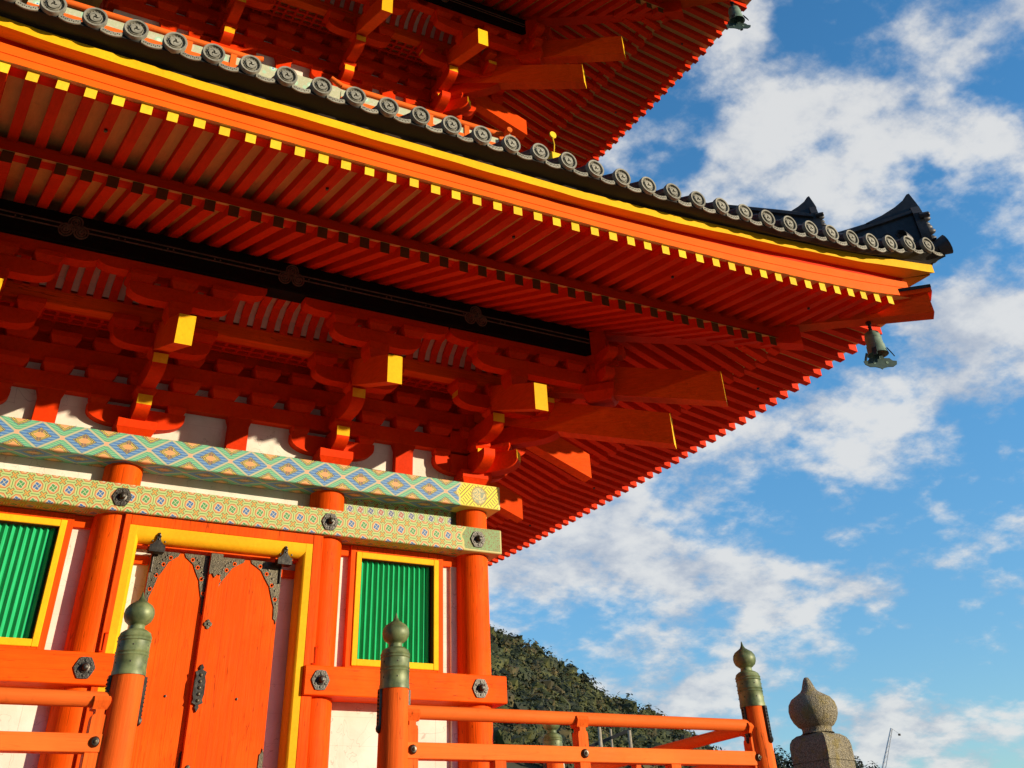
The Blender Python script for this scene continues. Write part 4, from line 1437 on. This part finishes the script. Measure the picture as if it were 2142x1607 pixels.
def baluster(parent, x, y, tall=True):
    q = MB()
    q.box(-.055, .055, -.05, .05, LOW, 2.735, 0, .004)
    if tall:
        q.prism([(-.05, 2.845), (.05, 2.845), (.05, 2.93), (.045, 2.955), (.03, 2.962), (.03, 2.985), (.048, 3.0), (.062, 3.005), (.062, 3.06), (-.062, 3.06), (-.062, 3.005), (-.048, 3.0), (-.03, 2.985), (-.03, 2.962), (-.045, 2.955), (-.05, 2.93)], 'y', -.05, .05)
        q.prism([(-.05, 2.99), (.05, 2.99), (.075, 3.04), (.06, 3.07), (-.06, 3.07), (-.075, 3.04)], 'x', -.058, .058)
    o = q.build('baluster', [M['rail_z']], parent)
    o.location = (x, y, 0)
    return o


def rail_run(parent, along, a, b, other, tall, low):
    q = MB()
    if along == 'x': q.tube((a, other, 3.055), (b, other, 3.055), .05, 20)
    else: q.tube((other, a, 3.055), (other, b, 3.055), .05, 20)
    q.build('top_rail', [M['rail']], parent)
    q = MB()
    if along == 'x':
        q.box(a, b, other - .055, other + .055, 2.735, 2.845, 0, .005)
        q.box(a, b, other - .075, other + .075, 2.22, 2.33, 0, .005)
    else:
        q.box(other - .055, other + .055, a, b, 2.735, 2.845, 0, .005)
        q.box(other - .075, other + .075, a, b, 2.22, 2.33, 0, .005)
    q.build('lower_rail', [M['rail']], parent)
    for t in tall:
        baluster(parent, *((t, other) if along == 'x' else (other, t)))
        if along == 'x':
            q = MB()
            q.lathe([(.034, 0), (.033, .012), (.024, .024), (.014, .026)], (0, 0, 0), 16, 0, 'y'); q.lathe([(.014, .024), (.010, .034), (.001, .037)], (0, 0, 0), 10, 1, 'y')
            st = q.build('rail_stud', [M['black_metal'], M['plate']], parent); st.location = (t, other - .055, 2.795)
    for t in low: baluster(parent, *((t, other) if along == 'x' else (other, t)), False)


RG = 'red balustrades round the veranda'
bal = empty('balustrade', 'orange balustrade right of the door, turning the corner between bronze-capped posts', 'balustrade', (0, 0, 0), RG)
newel(bal, 1.03, -4.88); newel(bal, 4.88, -4.88, False); newel(bal, 4.88, -1.13)
rail_run(bal, 'x', 1.10, 4.80, -4.88, (1.18, 2.83, 4.79), (1.99, 3.81))
rail_run(bal, 'y', -4.80, -1.2, 4.88, (-4.76, -2.83, -1.25), (-3.8, -2.0))
bal2 = empty('balustrade', 'orange balustrade left of the door, ending at a bronze-capped post', 'balustrade', (0, 0, 0), RG)
newel(bal2, -1.13, -4.88); newel(bal2, -4.88, -4.88, False)
rail_run(bal2, 'x', -4.80, -1.22, -4.88, (-4.79, -2.83, -1.29), (-3.81, -1.99))


# ------------------------------------------------------------------ wind bells
def wind_bell(cx, cy, zt, label, drop=.12):
    root = empty('wind_bell', label, 'wind bell', (cx, cy, zt), 'green wind bells under the eave corners')
    q = MB()
    q.tube((0, 0, .0), (0, 0, -drop - .03), .012, 8); q.lathe([(.001, .01), (.035, .0), (.03, -.03), (.001, -.035)], (0, 0, 0), 10)
    for i in range(3):
        q.lathe([(.02, -.05 - .03 * i), (.024, -.06 - .03 * i), (.02, -.07 - .03 * i)], (0, 0, 0), 8)
    q.build('hook', [M['black_metal']], root)
    q = MB(); t = -drop
    q.lathe([(.001, t + .005), (.05, t), (.082, t - .02), (.092, t - .05), (.093, t - .075), (.099, t - .08), (.099, t - .09), (.095, t - .097), (.099, t - .17), (.107, t - .178), (.106, t - .19), (.112, t - .25), (.125, t - .285), (.118, t - .285), (.10, t - .24), (.08, t - .08), (.001, t - .06)], (0, 0, 0), 28)
    q.build('bell_body', [M['verdigris']], root)
    for i in range(4):
        q = MB()
        a = math.pi / 2 * i + .5
        c_, s_ = math.cos(a), math.sin(a)
        for (r0, z0, r1, z1, w) in ((.116, t - .24, .15, t - .31, .03), (.15, t - .31, .165, t - .345, .022)):
            q.hexa([(c_ * r0 - s_ * w, s_ * r0 + c_ * w, z0), (c_ * r0 + s_ * w, s_ * r0 - c_ * w, z0), (c_ * (r0 + .012) + s_ * w, s_ * (r0 + .012) - c_ * w, z0), (c_ * (r0 + .012) - s_ * w, s_ * (r0 + .012) + c_ * w, z0),
                    (c_ * r1 - s_ * w, s_ * r1 + c_ * w, z1), (c_ * r1 + s_ * w, s_ * r1 - c_ * w, z1), (c_ * (r1 + .012) + s_ * w, s_ * (r1 + .012) - c_ * w, z1), (c_ * (r1 + .012) - s_ * w, s_ * (r1 + .012) + c_ * w, z1)])
        q.build('lip_tongue', [M['bell_dark']], root)
    q = MB()
    q.tube((0, 0, t - .06), (0, 0, t - .34), .010, 6)
    q.T = Matrix.Rotation(R(-25), 4, 'Z')
    p = [(-.20, -.035), (-.19, -.075), (-.14, -.105), (-.075, -.105), (-.02, -.12), (0, -.135), (.02, -.12), (.075, -.105), (.14, -.105), (.19, -.075), (.20, -.035), (.15, -.03), (.12, .0), (.06, -.0), (.035, .05), (-.035, .05), (-.06, 0), (-.12, 0), (-.15, -.03)]
    q.prism([(a, b + t - .33) for a, b in p], 'y', -.006, .006)
    for x in (-.075, .075): q.lathe([(.016, 0), (.016, .009), (.001, .009)], (x, 0, t - .385), 10, 1, 'y')
    q.build('wind_plate', [M['bell_dark'], M['verdigris']], root)
    return root


wind_bell(6.40, -6.40, 6.90, 'green bronze wind bell with a winged plate, below the lower eave corner')
wind_bell(6.02, -6.02, 12.45, 'pale green wind bell at the top edge, below the upper eave corner')

# ------------------------------------------------------------------ little yellow lamp on the roof
lamp = empty('roof_light', 'small yellow box with a round disc on a thin stem, behind the roof tile ends', 'light', (2.55, -5.75, 8.0))
q = MB(); q.box(-.09, .09, -.06, .06, .42, .56, 0, .01); q.box(.09, .16, -.05, .05, .38, .50, 0, .008); q.build('box', [M['gold']], lamp)
q = MB(); q.tube((0, 0, -.35), (0, 0, .42), .018, 8); q.tube((-.02, 0, .56), (.0, 0, .72), .008, 6); q.tube((.0, 0, .72), (-.015, 0, .82), .008, 6); q.build('stem', [M['gold']], lamp)
q = MB(); q.lathe([(.001, .012), (.045, .012), (.05, 0), (.045, -.012), (.001, -.012)], (-.01, 0, .86), 16, 0, 'y'); q.build('disc', [M['gold']], lamp)

# ------------------------------------------------------------------ stone post in the foreground
q = MB()
X0, Y0 = 2.615, -8.0
KS = .77
q.T = Matrix.Translation((X0, Y0, 2.825)) @ Matrix.Diagonal((KS, KS, .64, 1)) @ Matrix.Translation((-X0, -Y0, -2.825))
q.lathe([(.001, 2.825), (.018, 2.82), (.03, 2.80), (.045, 2.76), (.058, 2.72), (.075, 2.695), (.115, 2.668), (.165, 2.635), (.195, 2.59), (.205, 2.54), (.20, 2.49), (.18, 2.44), (.15, 2.40), (.125, 2.385), (.122, 2.365), (.125, 2.345), (.14, 2.335)], (X0, Y0, 0), 40)
pc = q.build('stone_post', [M['stone']], None)
tag(pc, 'speckled granite post with an onion-shaped top, right of the balustrade', 'stone post')
q = MB()
q.T = Matrix.Translation((X0, Y0, 2.825)) @ Matrix.Diagonal((KS, KS, .64, 1)) @ Matrix.Rotation(R(12), 4, 'Z') @ Matrix.Translation((0, 0, -2.825))
w = .225
lay = [(.182, 2.10), (.182, 2.225), (.176, 2.265), (.160, 2.298), (.128, 2.325), (.06, 2.342)]
for (wa, za), (wb, zb) in zip(lay, lay[1:]): q.hexa([(-wa, -wa, za), (wa, -wa, za), (wa, wa, za), (-wa, wa, za), (-wb, -wb, zb), (wb, -wb, zb), (wb, wb, zb), (-wb, wb, zb)])
w = .182
q.box(-w, w, -w, w, 1.99, 2.102, 0, .012)
q.box(-w - .012, w + .012, -w - .012, w + .012, -1.6, 1.988, 0, .02)
q.build('shaft', [M['stone']], pc)

# ------------------------------------------------------------------ ground, hill, trees
q = MB()
q.add([(-3000, -3000, 0), (3000, -3000, 0), (3000, 3000, 0), (-3000, 3000, 0)], [(0, 1, 2, 3)])
structure(q.build('ground', [M['ground']], None, False))
CX, CY, CZ = -2.973, -13.712, 1.6
RIDGE = [(-20, 13), (10, 14.0), (20, 13.8), (26, 13.2), (28.96, 12.2), (30.5, 11.4), (32.8, 10.15), (34.5, 9.0), (35.5, 8.55), (37.1, 7.8), (38.05, 7.4), (38.9, 6.85), (40.0, 6.1), (41.0, 5.5), (42.3, 4.6), (44, 3.6), (48, 2.4), (55, 1)]


def hill_z(az, r):
    el = interp(RIDGE, az)
    rr = 210.0
    zr = CZ + rr * math.tan(R(el)) - 3.8
    t = (r - 60) / (rr - 60)
    if t <= 0: return -1.0
    if t <= 1: return zr * (t ** .9) * 1.0
    return zr * max(0, 1 - ((r - rr) / 160) ** 1.5)


q = MB()
azs = [-20 + 1.25 * i for i in range(61)]; rs = [60 + 10 * i for i in range(28)]
vs = []
for a in azs:
    for r in rs:
        vs.append((CX + r * math.sin(R(a)), CY + r * math.cos(R(a)), hill_z(a, r) - .5))
n = len(rs)
q.add(vs, [(i * n + j, (i + 1) * n + j, (i + 1) * n + j + 1, i * n + j + 1) for i in range(len(azs) - 1) for j in range(n - 1)])
structure(q.build('hill', [M['earth']], None))


def crown(mb, c, r, hgt, n, size, rnd, mi=0, conic=False):
    lobes = [(Vector((rnd.uniform(-.35, .35) * r, rnd.uniform(-.35, .35) * r, rnd.uniform(-.2, .35) * hgt)), rnd.uniform(.5, .8)) for _ in range(6)]
    vs, fs = [], []
    for i in range(n):
        lc, ls = lobes[i % 6]
        d = Vector((rnd.gauss(0, 1), rnd.gauss(0, 1), rnd.gauss(0, 1))).normalized()
        if d.z < -.35: d.z = -d.z
        p = lc + Vector((d.x * r * ls, d.y * r * ls, d.z * hgt * ls)) * rnd.uniform(.8, 1.05)
        nn = (d + Vector((rnd.uniform(-.6, .6), rnd.uniform(-.6, .6), rnd.uniform(-.2, .8)))).normalized()
        t = nn.orthogonal().normalized(); b = nn.cross(t)
        ang = rnd.uniform(0, 6.28); t, b = t * math.cos(ang) + b * math.sin(ang), b * math.cos(ang) - t * math.sin(ang)
        s = size * rnd.uniform(.6, 1.3)
        P = Vector(c) + p
        k = len(vs)
        vs += [tuple(P - t * s), tuple(P + b * s * .5), tuple(P + t * s), tuple(P - b * s * .5)]
        fs.append((k, k + 1, k + 2, k + 3))
    mb.add(vs, fs, mi)


rnd = random.Random(11)
wood = MB()
ico = bmesh.new(); bmesh.ops.create_icosphere(ico, subdivisions=1, radius=1.0)
IV = [v.co.copy() for v in ico.verts]; IF = [tuple(v.index for v in f.verts) for f in ico.faces]; ico.free()


def lumpy(mb, c, rad, hgt, mi):
    """One evergreen crown: a lobed, ragged dome with loose sprays standing off it."""
    ks = [(Vector((rnd.gauss(0, 1), rnd.gauss(0, 1), rnd.uniform(-.2, 1))).normalized(), rnd.uniform(.1, .3)) for _ in range(5)]
    vs = []
    for v in IV:
        m_ = .66
        for d, amp in ks:
            t = v.dot(d)
            if t > .55: m_ += amp * (t - .55) / .45
        m_ *= rnd.uniform(.86, 1.12)
        vs.append((c[0] + v.x * rad * m_, c[1] + v.y * rad * m_, c[2] + v.z * hgt * m_))
    mb.add(vs, IF, mi)
    crown(mb, c, rad * 1.1, hgt * 1.1, 74, rad * .17, rnd, mi)


for i in range(5000):
    az = rnd.uniform(26.0, 44.5) if i < 3600 else rnd.uniform(12, 26); r = rnd.uniform(104, 226)
    zg = hill_z(az, r)
    rad = r * rnd.choice((.0055, .0065, .008, .0105)) * rnd.uniform(.85, 1.15)
    c = (CX + r * math.sin(R(az)), CY + r * math.cos(R(az)), zg + rad * rnd.uniform(.2, .9))
    lumpy(wood, c, rad, rad * rnd.uniform(.85, 1.3), rnd.choice((0, 0, 0, 1, 1, 2)))
o = wood.build('hillside_wood', [M['leaf'], M['leaf_dark'], M['leaf_warm']], None, False); o['kind'] = 'stuff'; o['label'] = 'dense evergreen wood covering the hillside'; o['category'] = 'wood'


def tree(az, r, hgt, rad, label, mat, n=420):
    zg = hill_z(az, r)
    t = empty('ridge_tree', label, 'tree', (CX + r * math.sin(R(az)), CY + r * math.cos(R(az)), zg), 'trees on the skyline')
    q = MB(); q.tube((0, 0, -1), (0, 0, hgt * .8), .3, 7, 0, .1)
    for k in range(5):
        a = rnd.uniform(0, 6.28); q.tube((0, 0, hgt * (.4 + .08 * k)), (rad * .6 * math.cos(a), rad * .6 * math.sin(a), hgt * (.55 + .08 * k)), .1, 5, 0, .03)
    q.build('trunk', [M['bark']], t)
    q = MB(); crown(q, (0, 0, hgt * .72), rad, hgt * .34, n * 3, .2, rnd); q.build('crown', [mat], t, False)


tree(33.1, 208, 4.4, 1.5, 'small dark pine halfway down the ridge line, higher of two', M['pine'])
tree(33.7, 208, 4.2, 1.2, 'small loose-topped pine on the ridge line, lower of two', M['pine'])
# dark far trees beside the stone post
for (az, r, hgt, lb) in ((42.4, 150, 9.5, 'dark conifer group left of the stone post'), (43.3, 150, 10, 'dark conifers touching the left side of the stone post'), (45.7, 150, 11, 'dark tree top right of the stone post'), (46.6, 150, 10.0, 'lowest dark tree, right of the stone post under the crane')):
    el = {42.4: 6.05, 43.3: 6.15, 45.7: 5.55, 46.6: 5.25}[az]
    ztop = CZ + r * math.tan(R(el))
    t = empty('far_tree', lb, 'tree', (CX + r * math.sin(R(az)), CY + r * math.cos(R(az)), 0), 'far dark trees beside the stone post')
    q = MB(); q.tube((0, 0, -.5), (0, 0, ztop - 2), .35, 7, 0, .12); q.build('trunk', [M['bark']], t)
    q = MB(); crown(q, (0, 0, ztop - 2.2), 1.6, 2.4, 700, .2, rnd); crown(q, (rnd.uniform(-.5, .5), 0, ztop - 5), 2.4, 3.5, 900, .22, rnd); crown(q, (rnd.uniform(-2.5, 2.5), 0, ztop - 4), 2.0, 2.6, 700, .2, rnd); q.build('crown', [M['pine']], t, False)


# unseen slopes added behind the camera to darken the eaves, open towards the sun
q = MB()
azs = [4 * i for i in range(91)]
vs = []
SKY_BLOCK = [(-180, 4), (-120, 8), (-95, 22), (-60, 30), (-20, 32), (8, 30), (20, 12), (28, 4), (60, 4), (110, 4), (130, 4), (180, 4)]
n = 7
for a in azs:
    al = (a + 180) % 360 - 180           # angle from -Y towards +X
    el = interp(SKY_BLOCK, al) + 1.2 * math.sin(a * .31) + .8 * math.sin(a * .83)
    for j, (r, k) in enumerate(((34, 0), (44, .25), (56, .6), (66, .92), (74, 1.0), (90, .9), (130, 0))):
        if abs(al) > 125: r += 260; k *= .4
        d = r * math.tan(R(el)) * k * (74 / r if j > 4 else 1)
        vs.append((r * math.sin(R(al)), -13 - r * math.cos(R(al)), d - .6))
q.add(vs, [(i * n + j, (i + 1) * n + j, (i + 1) * n + j + 1, i * n + j + 1) for i in range(len(azs) - 1) for j in range(n - 1)])
structure(q.build('hill', [M['earth']], None))  # out of view, added only to block sky light


# wooden poles and a dark roof edge on the slope behind the balustrade
def at(az, el, r): return (CX + r * math.sin(R(az)), CY + r * math.cos(R(az)), CZ + r * math.tan(R(el)))


fr = empty('shelter', 'small dark-roofed shelter on pale poles, seen under the top rail', 'shelter', at(34.9, 5.0, 60))
base = Vector(fr.location)


def rel(p): return tuple(Vector(p) - base)


for (az, el) in ((34.25, 7.45), (35.66, 7.25)):
    q = MB(); q.tube(rel(at(az, 2.0, 60)), rel(at(az, el, 60)), .09, 8); q.build('pole', [M['old_wood']], fr)
for az in (34.78,):
    q = MB(); q.tube(rel(at(az, 2.0, 63)), rel(at(az, 7.35, 63)), .06, 8); q.build('pole', [M['old_wood']], fr)
q = MB()
a, b = at(33.7, 6.65, 60.3), at(35.66, 7.18, 60.3)
c_, d_ = at(33.7, 6.66, 60.9), at(35.66, 7.19, 60.9)
q.hexa([rel(a), rel(b), rel(d_), rel(c_)] + [tuple(Vector(rel(p)) + Vector((0, 0, .14))) for p in (a, b, d_, c_)])
q.build('roof', [M['dark_roof']], fr, False)

# crane far away
cr = empty('crane', 'thin pale lattice crane jib standing far off at the lower right', 'crane', at(46.9, 0, 400))
cb = Vector(cr.location)
p0, p1 = Vector(at(46.05, 3.5, 400)) - cb, Vector(at(47.67, 6.45, 400)) - cb
q = MB()
ax = (p1 - p0).normalized(); sd = ax.cross(Vector((0, 1, 0))).normalized(); sd2 = ax.cross(sd)
N = 16
for k, (s1, s2) in enumerate(((1, 1), (-1, 1), (0, -1))):
    q.tube(p0 + (sd * s1 + sd2 * s2) * .8, p1 + (sd * s1 + sd2 * s2) * .25, .13, 5)
for i in range(N):
    t0, t1 = i / N, (i + 1) / N
    w0, w1 = .8 - .55 * t0, .8 - .55 * t1
    q.tube(p0.lerp(p1, t0) + (sd + sd2) * w0, p0.lerp(p1, t1) + (sd2 - sd) * w1, .07, 4)
    q.tube(p0.lerp(p1, t0) - sd2 * w0, p0.lerp(p1, t1) + (sd + sd2) * w1, .07, 4)
q.build('jib', [M['steel']], cr, False)
q = MB()
tipd = p1 + Vector((1.5, -1.3, -1.6)); q.tube(p1, tipd, .03, 4); q.box(tipd.x - .28, tipd.x + .28, tipd.y - .28, tipd.y + .28, tipd.z - .5, tipd.z); q.build('hook_block', [M['dark_roof']], cr, False)
q = MB(); q.box(-2, 2, -2, 2, -cb.z, p0.z - 6); q.box(-2.5, 2.5, -2, 2, p0.z - 6, p0.z - 3); q.tube((0, 0, p0.z - 3), tuple(p0), .5, 6); q.build('body', [M['steel']], cr, False)
